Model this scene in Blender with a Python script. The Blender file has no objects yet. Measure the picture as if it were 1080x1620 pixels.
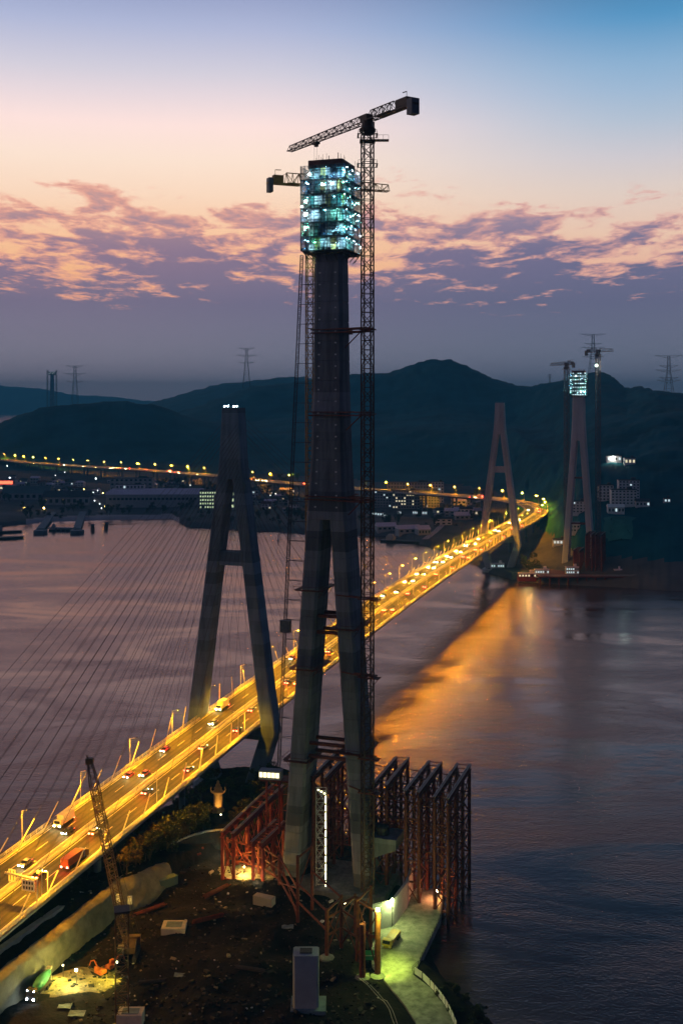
import bpy, math, random
import numpy as np
from mathutils import Vector, Matrix, noise as mnoise
from mathutils.bvhtree import BVHTree

R = math.radians
random.seed(7)
scene = bpy.context.scene
col = scene.collection

# ------------------------------------------------------------------ camera
F, HY, CZ = 1755.0, 631.0, 154.0          # focal length in photo pixels, horizon row, camera height
cam_d = bpy.data.cameras.new('camera')
cam = bpy.data.objects.new('camera', cam_d)
col.objects.link(cam)
cam.location = (0, 0, CZ)
cam.rotation_euler = (R(90), 0, 0)
cam_d.sensor_fit = 'VERTICAL'
cam_d.sensor_height = 36.0
cam_d.sensor_width = 24.0
cam_d.lens = F / 1620.0 * 36.0
cam_d.shift_y = -(810.0 - HY) / 1620.0
cam_d.clip_start = 1.0
cam_d.clip_end = 60000.0
scene.camera = cam

# ------------------------------------------------------------------ render / view
scene.render.engine = 'CYCLES'
cy = scene.cycles
cy.use_denoising = True
cy.max_bounces = 6
cy.diffuse_bounces = 2
cy.glossy_bounces = 3
cy.transmission_bounces = 3
cy.volume_bounces = 0
cy.transparent_max_bounces = 12
cy.caustics_reflective = False
cy.caustics_refractive = False
cy.sample_clamp_indirect = 4.0
cy.sample_clamp_direct = 0.0
cy.use_light_tree = True
vs = scene.view_settings
vs.view_transform = 'Standard'
vs.look = 'None'
vs.gamma = 1.0
vs.exposure = 0.0
vs.use_curve_mapping = False


def lin(r, g, b):
    def f(c):
        c /= 255.0
        return c / 12.92 if c <= 0.04045 else ((c + 0.055) / 1.055) ** 2.4
    return (f(r), f(g), f(b), 1.0)


# ------------------------------------------------------------------ world: dusk sky with a lit altocumulus band
SUN_AZ, SUN_EL = -0.62, 0.03               # west, left of the frame, just at the horizon
world = bpy.data.worlds.new('World')
scene.world = world
world.use_nodes = True
nt = world.node_tree
nt.nodes.clear()
N, L = nt.nodes.new, nt.links.new


def wm(op, a, b=None, c=None, clamp=False):
    n = N('ShaderNodeMath'); n.operation = op; n.use_clamp = clamp
    for i, v in enumerate((a, b, c)):
        if v is None: continue
        if isinstance(v, (int, float)): n.inputs[i].default_value = v
        else: L(v, n.inputs[i])
    return n.outputs[0]


def wstep(x, a, b):
    n = N('ShaderNodeMapRange'); n.interpolation_type = 'SMOOTHSTEP'
    L(x, n.inputs[0]); n.inputs[1].default_value = a; n.inputs[2].default_value = b
    return n.outputs[0]


def wramp(x, stops, span):
    n = N('ShaderNodeValToRGB'); cr = n.color_ramp; cr.interpolation = 'LINEAR'
    while len(cr.elements) < len(stops): cr.elements.new(0.5)
    for e, (p, c) in zip(cr.elements, stops):
        e.position = max(0.0, min(1.0, p / span)); e.color = lin(*c)
    L(wm('DIVIDE', x, span), n.inputs[0])
    return n.outputs[0]


def wmix(f, a, b):
    n = N('ShaderNodeMix'); n.data_type = 'RGBA'
    if isinstance(f, (int, float)): n.inputs[0].default_value = f
    else: L(f, n.inputs[0])
    for s, v in ((6, a), (7, b)):
        if isinstance(v, tuple): n.inputs[s].default_value = v
        else: L(v, n.inputs[s])
    return n.outputs[2]


tc = N('ShaderNodeTexCoord')
sp = N('ShaderNodeSeparateXYZ'); L(tc.outputs['Generated'], sp.inputs[0])
dx, dy, dz = sp.outputs
el = wm('ARCSINE', dz)
az = wm('ARCTAN2', dx, dy)
elc = wm('MAXIMUM', el, 0.0)
left = wramp(elc, [(0, (240, 160, 124)), (.07, (250, 170, 124)), (.10, (254, 186, 132)), (.14, (255, 201, 158)),
                   (.18, (255, 221, 194)), (.21, (255, 229, 210)), (.24, (255, 227, 221)), (.264, (232, 216, 221)),
                   (.284, (211, 206, 219)), (.322, (174, 182, 213)), (.36, (138, 150, 190)), (.45, (80, 88, 120)), (.62, (52, 60, 86)), (.95, (42, 48, 72)),
                   (1.57, (36, 42, 66))], 1.571)
right = wramp(elc, [(0, (176, 128, 128)), (.07, (222, 156, 140)), (.10, (236, 176, 152)), (.14, (238, 200, 176)),
                    (.18, (226, 208, 198)), (.209, (206, 202, 209)), (.24, (176, 192, 211)), (.264, (155, 183, 211)),
                    (.284, (138, 175, 208)), (.322, (84, 148, 194)), (.36, (62, 116, 160)), (.45, (44, 72, 104)), (.62, (38, 52, 78)), (.95, (38, 45, 70)),
                    (1.57, (36, 42, 66))], 1.571)
back = wramp(elc, [(0, (66, 66, 88)), (.15, (68, 70, 98)), (.40, (46, 54, 86)), (.95, (38, 44, 70)), (1.57, (36, 42, 66))], 1.571)
clear = wmix(wstep(az, -0.10, 0.29), left, right)
# how far the direction is turned from the sunset
cs = wm('ADD', wm('MULTIPLY', dx, math.sin(SUN_AZ)), wm('MULTIPLY', dy, math.cos(SUN_AZ)))
backf = wstep(cs, 0.45, -0.35)
clear = wmix(backf, clear, back)
# cloud deck, projected on a plane so that it foreshortens towards the horizon
inv = wm('DIVIDE', 1.0, wm('ADD', wm('MAXIMUM', dz, 0.0), 0.035))
cx_ = wm('MULTIPLY', dx, inv); cy_ = wm('MULTIPLY', dy, inv)
cv = N('ShaderNodeCombineXYZ'); L(wm('MULTIPLY', cx_, 1.0), cv.inputs[0]); L(wm('MULTIPLY', cy_, 0.55), cv.inputs[1])


def wnoise(scale, detail, rough, off, dist=0.0):
    mp = N('ShaderNodeMapping'); L(cv.outputs[0], mp.inputs[0]); mp.inputs[1].default_value = off
    n = N('ShaderNodeTexNoise'); L(mp.outputs[0], n.inputs['Vector'])
    n.inputs['Scale'].default_value = scale; n.inputs['Detail'].default_value = detail
    n.inputs['Roughness'].default_value = rough; n.inputs['Distortion'].default_value = dist
    return n.outputs['Fac']


big = wnoise(1.0, 3.0, 0.5, (3.1, 1.7, 0.4))
mid = wnoise(4.4, 6.0, 0.56, (7.3, 2.2, 1.4), 0.45)
fine = wnoise(15.0, 5.0, 0.6, (1.3, 8.2, 3.4), 0.5)
dens = wm('ADD', wm('ADD', wm('MULTIPLY', big, 0.62), wm('MULTIPLY', mid, 0.80)), wm('MULTIPLY', fine, 0.26))   # mean about .84
# cover: complete near the horizon, broken between 4.5 and 10 degrees, none above 12
g_ = lambda v: (round(255 * (1.055 * v ** (1 / 2.4) - 0.055 if v > 0.0031 else v * 12.92)),) * 3
cover = wramp(elc, [(0, g_(1)), (.070, g_(.98)), (.085, g_(.80)), (.105, g_(.66)), (.135, g_(.56)), (.16, g_(.50)), (.178, g_(.40)),
                    (.195, g_(.24)), (.22, g_(.06)), (.25, g_(0)), (1.57, g_(0))], 1.571)
thr = wm('ADD', dens, wm('MULTIPLY', wm('SUBTRACT', cover, 0.5), 0.80))
cloud = wm('MAXIMUM', wstep(thr, 0.765, 0.90), wstep(elc, 0.078, 0.050))
thick = wm('MAXIMUM', wstep(thr, 0.82, 0.99), wstep(elc, 0.078, 0.050))
c_lit_l = lin(240, 168, 146); c_lit_r = lin(224, 166, 158)
shade_l = wramp(elc, [(0, (146, 136, 152)), (.04, (140, 134, 152)), (.085, (126, 116, 142)), (.13, (150, 124, 146)), (.18, (198, 156, 154)), (1.57, (186, 148, 152))], 1.571)
shade_r = wramp(elc, [(0, (112, 120, 144)), (.04, (108, 118, 142)), (.085, (98, 104, 136)), (.13, (110, 110, 144)), (.18, (162, 144, 164)), (1.57, (162, 144, 164))], 1.571)
azm = wstep(az, -0.30, 0.32)
lit = wmix(azm, c_lit_l, c_lit_r)
shade = wmix(azm, shade_l, shade_r)
ccol = wmix(thick, lit, shade)
ccol = wmix(backf, ccol, lin(58, 60, 86))
sky = wmix(cloud, clear, ccol)
# a little real dusk scattering under it
ns = N('ShaderNodeTexSky'); ns.sky_type = 'NISHITA'; ns.sun_disc = False
ns.sun_elevation = SUN_EL; ns.sun_rotation = -SUN_AZ; ns.altitude = 100
bg1 = N('ShaderNodeBackground'); L(sky, bg1.inputs[0]); bg1.inputs[1].default_value = 1.09
bg2 = N('ShaderNodeBackground'); L(ns.outputs[0], bg2.inputs[0]); bg2.inputs[1].default_value = 0.003
ad = N('ShaderNodeAddShader'); L(bg1.outputs[0], ad.inputs[0]); L(bg2.outputs[0], ad.inputs[1])
wo = N('ShaderNodeOutputWorld'); L(ad.outputs[0], wo.inputs[0])

# ------------------------------------------------------------------ the last sun, already at the horizon
sun_d = bpy.data.lights.new('sun', 'SUN')
sun_d.energy = 0.02
sun_d.angle = R(8)
sun_d.color = (1.0, 0.55, 0.42)
sun = bpy.data.objects.new('sun', sun_d)
col.objects.link(sun)
sd = Vector((math.sin(SUN_AZ) * math.cos(SUN_EL), math.cos(SUN_AZ) * math.cos(SUN_EL), math.sin(SUN_EL)))
sun.rotation_euler = (-sd).to_track_quat('-Z', 'Y').to_euler()

# ------------------------------------------------------------------ materials
MAT = {}


def mat(name, c, rough=0.8, metal=0.0, var=0.25, scale=0.6, bump=0.0, spec=0.3, detail=5.0, streak=False, c2=None, lift=0):
    """a painted / mineral surface: base colour broken by two noises, optional relief"""
    m = bpy.data.materials.new(name); m.use_nodes = True
    t = m.node_tree; b = t.nodes['Principled BSDF']
    n1 = t.nodes.new('ShaderNodeTexNoise'); n1.inputs['Scale'].default_value = scale; n1.inputs['Detail'].default_value = detail
    n1.inputs['Roughness'].default_value = 0.65
    g = t.nodes.new('ShaderNodeTexCoord'); mp = t.nodes.new('ShaderNodeMapping')
    t.links.new(g.outputs['Object'], mp.inputs[0])
    if streak: mp.inputs[3].default_value = (1.0, 1.0, 0.12)
    t.links.new(mp.outputs[0], n1.inputs['Vector'])
    fac_ = n1.outputs['Fac']
    if lift:                                        # every pour of concrete has a tone of its own
        sx_ = t.nodes.new('ShaderNodeSeparateXYZ'); t.links.new(g.outputs['Object'], sx_.inputs[0])
        dv_ = t.nodes.new('ShaderNodeMath'); dv_.operation = 'DIVIDE'; t.links.new(sx_.outputs[2], dv_.inputs[0]); dv_.inputs[1].default_value = lift
        fl_ = t.nodes.new('ShaderNodeMath'); fl_.operation = 'FLOOR'; t.links.new(dv_.outputs[0], fl_.inputs[0])
        wn_ = t.nodes.new('ShaderNodeTexWhiteNoise'); wn_.noise_dimensions = '1D'; t.links.new(fl_.outputs[0], wn_.inputs['W'])
        ma_ = t.nodes.new('ShaderNodeMath'); ma_.operation = 'MULTIPLY_ADD'; t.links.new(wn_.outputs['Value'], ma_.inputs[0]); ma_.inputs[1].default_value = 0.38; ma_.inputs[2].default_value = -0.19
        ad_ = t.nodes.new('ShaderNodeMath'); ad_.operation = 'ADD'; t.links.new(fac_, ad_.inputs[0]); t.links.new(ma_.outputs[0], ad_.inputs[1]); fac_ = ad_.outputs[0]
    cr = t.nodes.new('ShaderNodeValToRGB')
    cr.color_ramp.elements[0].position = 0.30; cr.color_ramp.elements[1].position = 0.72
    lo = tuple(x * (1 - var) for x in c); hi = c2 if c2 else tuple(min(1, x * (1 + var)) for x in c)
    cr.color_ramp.elements[0].color = (*lo, 1); cr.color_ramp.elements[1].color = (*hi, 1)
    t.links.new(fac_, cr.inputs[0]); t.links.new(cr.outputs[0], b.inputs['Base Color'])
    b.inputs['Roughness'].default_value = rough; b.inputs['Metallic'].default_value = metal
    b.inputs['Specular IOR Level'].default_value = spec
    if bump > 0:
        n2 = t.nodes.new('ShaderNodeTexNoise'); n2.inputs['Scale'].default_value = scale * 4; n2.inputs['Detail'].default_value = 6
        t.links.new(mp.outputs[0], n2.inputs['Vector'])
        bp = t.nodes.new('ShaderNodeBump'); bp.inputs['Strength'].default_value = bump; bp.inputs['Distance'].default_value = 0.3
        t.links.new(n2.outputs['Fac'], bp.inputs['Height']); t.links.new(bp.outputs[0], b.inputs['Normal'])
    MAT[name] = m
    return m


def emat(name, c, s, base=(0.5, 0.5, 0.5)):
    m = bpy.data.materials.new(name); m.use_nodes = True
    b = m.node_tree.nodes['Principled BSDF']
    b.inputs['Base Color'].default_value = (*base, 1); b.inputs['Roughness'].default_value = 0.4
    b.inputs['Emission Color'].default_value = (*c, 1); b.inputs['Emission Strength'].default_value = s
    MAT[name] = m
    return m


def netmat(name, c, alpha):
    """safety net: a woven sheet, part holes part coloured fabric that light passes through"""
    m = bpy.data.materials.new(name); m.use_nodes = True
    t = m.node_tree; t.nodes.remove(t.nodes['Principled BSDF'])
    d = t.nodes.new('ShaderNodeBsdfDiffuse'); d.inputs[0].default_value = (*c, 1)
    tl = t.nodes.new('ShaderNodeBsdfTranslucent'); tl.inputs[0].default_value = (*c, 1)
    a = t.nodes.new('ShaderNodeMixShader'); a.inputs[0].default_value = 0.6
    t.links.new(d.outputs[0], a.inputs[1]); t.links.new(tl.outputs[0], a.inputs[2])
    tr = t.nodes.new('ShaderNodeBsdfTransparent')
    g = t.nodes.new('ShaderNodeTexCoord'); n = t.nodes.new('ShaderNodeTexNoise')
    t.links.new(g.outputs['Object'], n.inputs['Vector']); n.inputs['Scale'].default_value = 1.4; n.inputs['Detail'].default_value = 4
    mr = t.nodes.new('ShaderNodeMapRange'); t.links.new(n.outputs['Fac'], mr.inputs[0])
    mr.inputs[1].default_value = 0.3; mr.inputs[2].default_value = 0.7
    mr.inputs[3].default_value = alpha - 0.25; mr.inputs[4].default_value = alpha + 0.25
    x = t.nodes.new('ShaderNodeMixShader'); t.links.new(mr.outputs[0], x.inputs[0])
    t.links.new(tr.outputs[0], x.inputs[1]); t.links.new(a.outputs[0], x.inputs[2])
    t.links.new(x.outputs[0], t.nodes['Material Output'].inputs[0])
    MAT[name] = m
    return m


mat('concrete', (0.155, 0.16, 0.17), 0.85, var=0.42, scale=0.45, bump=0.2, streak=True, lift=6.0)
mat('old_concrete', (0.115, 0.17, 0.215), 0.8, var=0.34, scale=0.4, bump=0.15, streak=True, lift=4.5)
mat('pale_concrete', (0.42, 0.42, 0.43), 0.85, var=0.18, scale=0.5, bump=0.1)
mat('girder_steel', (0.16, 0.18, 0.22), 0.55, var=0.2, scale=0.4)
mat('far_lit_concrete', (0.44, 0.43, 0.44), 0.85, var=0.2, scale=0.2, streak=True)  # paler copy for distant towers, light their dim faces lack put into the colour
mat('lamp_pool_mud', (0.13, 0.115, 0.08), 0.75, var=0.8, scale=0.6, bump=1.0, spec=0.4)  # mud colour lightened so the lamp pool reads bright
mat('asphalt', (0.042, 0.037, 0.032), 0.75, var=0.45, scale=0.35, spec=0.4)
mat('white_paint', (0.75, 0.75, 0.72), 0.6, var=0.12, scale=1.0)
mat('galvanised', (0.55, 0.55, 0.52), 0.45, 0.3, var=0.15, scale=1.2)
mat('cable', (0.05, 0.045, 0.045), 0.6, var=0.1)
mat('cable_sleeve', (0.62, 0.58, 0.5), 0.5, var=0.1)
mat('rust_steel', (0.14, 0.036, 0.020), 0.7, 0.2, var=0.45, scale=0.9, bump=0.1)
mat('red_steel', (0.20, 0.032, 0.018), 0.6, 0.1, var=0.35, scale=0.8)
mat('dark_steel', (0.05, 0.045, 0.045), 0.6, 0.3, var=0.3, scale=1.2)
mat('rail_steel', (0.30, 0.29, 0.28), 0.35, 0.7, var=0.25, scale=1.0)
mat('crane_paint', (0.085, 0.048, 0.026), 0.55, 0.1, var=0.35, scale=0.9)
mat('crane_yellow', (0.34, 0.19, 0.04), 0.55, 0.0, var=0.3, scale=0.9)
mat('crane_grey', (0.12, 0.12, 0.13), 0.55, 0.1, var=0.3, scale=0.9)
mat('hoist_steel', (0.05, 0.055, 0.07), 0.6, 0.2, var=0.3)
mat('formwork', (0.34, 0.40, 0.42), 0.6, var=0.35, scale=0.9)
mat('formwork_red', (0.10, 0.035, 0.03), 0.7, var=0.3, scale=1.0)
mat('platform_board', (0.07, 0.075, 0.08), 0.8, var=0.3, scale=1.0)
mat('soil', (0.0085, 0.007, 0.0075), 0.95, var=0.7, scale=0.25, bump=1.0, spec=0.1)
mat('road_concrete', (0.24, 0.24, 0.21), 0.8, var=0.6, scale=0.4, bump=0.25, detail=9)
mat('shotcrete', (0.20, 0.19, 0.135), 0.9, var=0.35, scale=0.25, bump=0.7, spec=0.15)
mat('rock', (0.032, 0.028, 0.027), 0.95, var=0.4, scale=0.6, bump=0.6)
mat('leaf', (0.040, 0.045, 0.016), 0.7, var=0.5, scale=0.5, spec=0.2)
mat('leaf_dark', (0.03, 0.042, 0.02), 0.7, var=0.5, scale=0.5, spec=0.2)
mat('leaf_dry', (0.055, 0.042, 0.018), 0.75, var=0.5, scale=0.5, spec=0.2)
mat('bark', (0.06, 0.045, 0.035), 0.9, var=0.3)
mat('town_ground', (0.10, 0.10, 0.10), 0.95, var=0.6, scale=0.012, spec=0.1, detail=8)
mat('hazed_forest', (0.012, 0.088, 0.108), 0.95, var=0.6, scale=0.010, spec=0.05, detail=10, bump=0.0)  # part of the blue haze is put into the forest colour
mat('house_wall', (0.55, 0.55, 0.57), 0.85, var=0.15, scale=0.2)
mat('house_wall_grey', (0.30, 0.32, 0.34), 0.85, var=0.15, scale=0.2)
mat('roof_dark', (0.055, 0.058, 0.07), 0.8, var=0.3, scale=0.3)
mat('roof_red', (0.14, 0.06, 0.05), 0.8, var=0.3, scale=0.3)
mat('roof_pale', (0.72, 0.62, 0.70), 0.32, var=0.10, scale=0.05)
mat('roof_green', (0.09, 0.14, 0.14), 0.6, var=0.15, scale=0.08)
mat('glass_dark', (0.02, 0.025, 0.03), 0.1, spec=0.6, var=0.1)
mat('sand', (0.40, 0.34, 0.34), 0.9, var=0.2, scale=0.05)
mat('gold_stone', (0.42, 0.27, 0.10), 0.75, var=0.25, scale=0.8, bump=0.2)
mat('mixer_green', (0.06, 0.28, 0.15), 0.5, var=0.15, scale=0.6)
mat('orange_paint', (0.36, 0.09, 0.02), 0.5, var=0.2, scale=0.7)
mat('yellow_paint', (0.60, 0.42, 0.05), 0.5, var=0.2, scale=0.7)
mat('black_rubber', (0.02, 0.02, 0.02), 0.85, var=0.2)
mat('car_white', (0.6, 0.6, 0.6), 0.3, var=0.04, spec=0.5)
mat('car_black', (0.03, 0.03, 0.035), 0.25, var=0.04, spec=0.5)
mat('car_silver', (0.35, 0.35, 0.37), 0.3, 0.5, var=0.04, spec=0.5)
mat('car_red', (0.35, 0.03, 0.03), 0.3, var=0.04, spec=0.5)
mat('car_blue', (0.05, 0.09, 0.25), 0.3, var=0.04, spec=0.5)
mat('green_net', (0.03, 0.14, 0.12), 0.8, var=0.35, scale=0.06)
emat('sodium', (1.0, 0.41, 0.005), 11000.0)
mat('asphalt_worn', (0.022, 0.019, 0.017), 0.7, var=0.5, scale=0.4)
emat('sodium_bowl', (1.0, 0.46, 0.05), 260.0)
emat('head_beam', (1.0, 0.78, 0.30), 340.0)
emat('tail_red', (1.0, 0.02, 0.012), 260.0)
emat('lamp_cyan', (0.40, 0.84, 1.0), 60.0)
emat('lamp_green', (0.28, 1.0, 0.68), 60.0)
emat('tube_cyan', (0.42, 0.80, 1.0), 420.0)
emat('tube_green', (0.28, 1.0, 0.80), 320.0)
emat('band_light', (0.66, 0.94, 1.0), 1.5)
mat('form_white', (0.58, 0.60, 0.58), 0.6, var=0.3, scale=1.2)
mat('form_teal', (0.10, 0.34, 0.33), 0.6, var=0.4, scale=1.2)
mat('form_yellow', (0.48, 0.40, 0.10), 0.6, var=0.3, scale=1.2)
emat('flood_white', (0.80, 0.95, 1.0), 170.0)
emat('flood_warm', (1.0, 0.93, 0.70), 700.0)
emat('flood_lime', (0.80, 1.0, 0.22), 900.0)
emat('flood_amber', (1.0, 0.40, 0.10), 500.0)
emat('led_strip', (1.0, 0.93, 0.55), 6.0)
emat('window_lit', (1.0, 0.88, 0.55), 0.9)
emat('window_cold', (0.72, 0.95, 1.0), 0.9)
emat('window_lime', (0.80, 1.0, 0.55), 0.9)
emat('neon_red', (1.0, 0.10, 0.04), 4.0)
netmat('net_teal', (0.07, 0.32, 0.36), 0.42)
netmat('net_blue', (0.08, 0.22, 0.42), 0.45)
netmat('net_green', (0.06, 0.36, 0.26), 0.40)
netmat('net_thin', (0.26, 0.34, 0.38), 0.28)


def water_material():
    """silty tidal water: a dull brown body under a rippled skin with pink put into its reflection colour; ruffled and slick patches drift through it"""
    m = bpy.data.materials.new('water'); m.use_nodes = True
    t = m.node_tree; t.nodes.remove(t.nodes['Principled BSDF'])
    g = t.nodes.new('ShaderNodeNewGeometry')

    def nz(scale, detail, stretch, rough=0.55, dist=0.0):
        mp = t.nodes.new('ShaderNodeMapping'); t.links.new(g.outputs['Position'], mp.inputs[0])
        mp.inputs[2].default_value = (0, 0, 0.45); mp.inputs[3].default_value = stretch
        n = t.nodes.new('ShaderNodeTexNoise'); t.links.new(mp.outputs[0], n.inputs['Vector'])
        n.inputs['Scale'].default_value = scale; n.inputs['Detail'].default_value = detail
        n.inputs['Roughness'].default_value = rough; n.inputs['Distortion'].default_value = dist
        return n.outputs['Fac']

    def rng(x, a_, b_, c_, d_):
        n = t.nodes.new('ShaderNodeMapRange'); t.links.new(x, n.inputs[0])
        for i, v in enumerate((a_, b_, c_, d_)): n.inputs[i + 1].default_value = v
        return n.outputs[0]

    def bump(h, s_, d, prev=None):
        n = t.nodes.new('ShaderNodeBump')
        if isinstance(s_, float): n.inputs['Strength'].default_value = s_
        else: t.links.new(s_, n.inputs['Strength'])
        n.inputs['Distance'].default_value = d
        t.links.new(h, n.inputs['Height'])
        if prev: t.links.new(prev, n.inputs['Normal'])
        return n.outputs[0]
    eddy = nz(0.0075, 8, (0.55, 1.5, 1.0), 0.64, 2.2)
    n = bump(nz(0.75, 3, (1.0, 1.5, 1.0)), rng(eddy, 0.40, 0.62, 0.20, 0.95), 0.24)
    n = bump(nz(0.16, 3, (0.8, 1.5, 1.0), 0.5, 0.4), rng(eddy, 0.38, 0.64, 0.10, 0.30), 0.75, n)
    gl = t.nodes.new('ShaderNodeBsdfGlossy'); gl.inputs['Color'].default_value = (1.0, 0.77, 0.75, 1)  # pink dusk tint put into the reflection itself; real water mirrors untinted
    t.links.new(rng(eddy, 0.38, 0.64, 0.09, 0.24), gl.inputs['Roughness']); t.links.new(n, gl.inputs['Normal'])
    df = t.nodes.new('ShaderNodeBsdfDiffuse'); cr = t.nodes.new('ShaderNodeValToRGB'); t.links.new(eddy, cr.inputs[0])
    cr.color_ramp.elements[0].position = 0.36; cr.color_ramp.elements[1].position = 0.66
    cr.color_ramp.elements[0].color = (0.030, 0.020, 0.019, 1); cr.color_ramp.elements[1].color = (0.110, 0.072, 0.068, 1)
    t.links.new(cr.outputs[0], df.inputs['Color'])
    fr = t.nodes.new('ShaderNodeFresnel'); fr.inputs['IOR'].default_value = 1.56; t.links.new(n, fr.inputs['Normal'])
    mx = t.nodes.new('ShaderNodeMixShader'); t.links.new(fr.outputs[0], mx.inputs[0])
    t.links.new(df.outputs[0], mx.inputs[1]); t.links.new(gl.outputs[0], mx.inputs[2])
    t.links.new(mx.outputs[0], t.nodes['Material Output'].inputs[0])
    MAT['water'] = m


water_material()

# ------------------------------------------------------------------ helpers
ORG = {}


class MB:
    """collects shapes; build() links them as ONE mesh object"""

    def __init__(s):
        s.v, s.f, s.m = [], [], []

    def add(s, vs, fs, mi=0):
        k = len(s.v)
        s.v += [tuple(v) for v in vs]
        s.f += [tuple(i + k for i in f) for f in fs]
        s.m += [mi] * len(fs)

    def box(s, c, size, rz=0.0, mi=0, M=None):
        hx, hy, hz = size[0] / 2, size[1] / 2, size[2] / 2
        if M is None: M = Matrix.Rotation(rz, 3, 'Z') if rz else None
        vs = []
        for z in (-hz, hz):
            for x, y in ((-hx, -hy), (hx, -hy), (hx, hy), (-hx, hy)):
                p = Vector((x, y, z))
                if M is not None: p = M @ p
                vs.append((p.x + c[0], p.y + c[1], p.z + c[2]))
        s.add(vs, [(3, 2, 1, 0), (4, 5, 6, 7), (0, 1, 5, 4), (1, 2, 6, 5), (2, 3, 7, 6), (3, 0, 4, 7)], mi)

    def bar(s, p, q, r, n=4, r2=None, mi=0, cap=True):
        p, q = Vector(p), Vector(q)
        d = q - p
        if d.length < 1e-6: return
        d.normalize()
        a = d.cross(Vector((0, 0, 1)) if abs(d.z) < 0.95 else Vector((1, 0, 0))); a.normalize()
        b = d.cross(a)
        r2 = r if r2 is None else r2
        o = math.pi / n
        vs = [p + (a * math.cos(o + 2 * math.pi * i / n) + b * math.sin(o + 2 * math.pi * i / n)) * r for i in range(n)]
        vs += [q + (a * math.cos(o + 2 * math.pi * i / n) + b * math.sin(o + 2 * math.pi * i / n)) * r2 for i in range(n)]
        fs = [(i, (i + 1) % n, n + (i + 1) % n, n + i) for i in range(n)]
        if cap: fs += [tuple(range(n))[::-1], tuple(range(n, 2 * n))]
        s.add(vs, fs, mi)

    def rings(s, rings, mi=0, cap=True):
        n = len(rings[0]); vs = [p for r in rings for p in r]
        fs = []
        for k in range(len(rings) - 1):
            for i in range(n):
                j = (i + 1) % n
                fs.append((k * n + i, k * n + j, (k + 1) * n + j, (k + 1) * n + i))
        if cap:
            fs.append(tuple(range(n))[::-1]); fs.append(tuple(range((len(rings) - 1) * n, len(rings) * n)))
        s.add(vs, fs, mi)

    def lathe(s, prof, c, n=14, mi=0):
        s.rings([[(c[0] + r * math.cos(2 * math.pi * i / n), c[1] + r * math.sin(2 * math.pi * i / n), c[2] + z) for i in range(n)] for r, z in prof], mi)

    def quad(s, a, b, c, d, mi=0):
        s.add([a, b, c, d], [(0, 1, 2, 3)], mi)

    def mesh(s, name, mats, org=None):
        me = bpy.data.meshes.new(name)
        vs = s.v
        if org is not None: vs = [(x - org[0], y - org[1], z - org[2]) for x, y, z in vs]
        me.from_pydata(vs, [], s.f)
        if not isinstance(mats, (list, tuple)): mats = [mats]
        for m in mats: me.materials.append(MAT[m])
        if any(s.m): me.polygons.foreach_set('material_index', s.m)
        me.update()
        return me

    def build(s, name, mats, parent=None, local=False):
        """world coordinates unless local"""
        org = None if (parent is None or local) else ORG[parent]
        return link(name, s.mesh(name, mats, org), parent)


def link(name, me, parent=None, loc=None, rot=None, scale=None):
    o = bpy.data.objects.new(name, me); col.objects.link(o)
    if parent is not None:
        o.parent = parent; ORG[o] = ORG.get(parent, Vector((0, 0, 0)))
    else: ORG[o] = Vector((0, 0, 0))
    if loc is not None: o.location = loc
    if rot is not None: o.rotation_euler = rot
    if scale is not None: o.scale = scale
    return o


def smooth(o):
    o.data.polygons.foreach_set('use_smooth', [True] * len(o.data.polygons))
    return o


def tag(o, label=None, cat=None, group=None, kind=None):
    if label: o['label'] = label
    if cat: o['category'] = cat
    if group: o['group'] = group
    if kind: o['kind'] = kind
    return o


def thing(name, label, cat, loc=(0, 0, 0), rz=0.0, group=None):
    o = bpy.data.objects.new(name, None); col.objects.link(o)
    o.location = loc; o.rotation_euler = (0, 0, rz); o.empty_display_size = 1.0
    ORG[o] = Vector(loc)
    return tag(o, label, cat, group)


KIDS = {}


def copy_tree(o, label=None, loc=None, rz=None, scale=None):
    """a copy of a thing with copies of its parts and sub-parts (meshes shared)"""
    c = o.copy(); col.objects.link(c)
    if label: c['label'] = label
    if loc is not None: c.location = loc
    if rz is not None: c.rotation_euler = (0, 0, rz)
    if scale is not None: c.scale = (scale,) * 3 if isinstance(scale, (int, float)) else scale
    if o not in KIDS: KIDS[o] = list(o.children)
    for ch in KIDS[o]:
        d = ch.copy(); col.objects.link(d); d.parent = c
        if ch not in KIDS: KIDS[ch] = list(ch.children)
        for g in KIDS[ch]:
            e = g.copy(); col.objects.link(e); e.parent = d
    return c


def unp(px, py, z):
    """photo pixel at a known height -> world point"""
    Y = F * (CZ - z) / (py - HY)
    return Vector(((px - 540) / F * Y, Y, z))


def atY(px, py, Y):
    return Vector(((px - 540) / F * Y, Y, CZ - (py - HY) * Y / F))


def lamp(name, kind, loc, power, color, target=None, size=60, blend=0.6, radius=0.3, parent=None):
    d = bpy.data.lights.new(name, kind); d.energy = power; d.color = color; d.shadow_soft_size = radius
    if kind == 'SPOT': d.spot_size = R(size); d.spot_blend = blend
    o = bpy.data.objects.new(name, d); col.objects.link(o)
    o.location = loc
    if target is not None: o.rotation_euler = (Vector(target) - Vector(loc)).to_track_quat('-Z', 'Y').to_euler()
    if parent is not None:
        o.parent = parent; o.location = Vector(loc) - ORG[parent]
    return o


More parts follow.
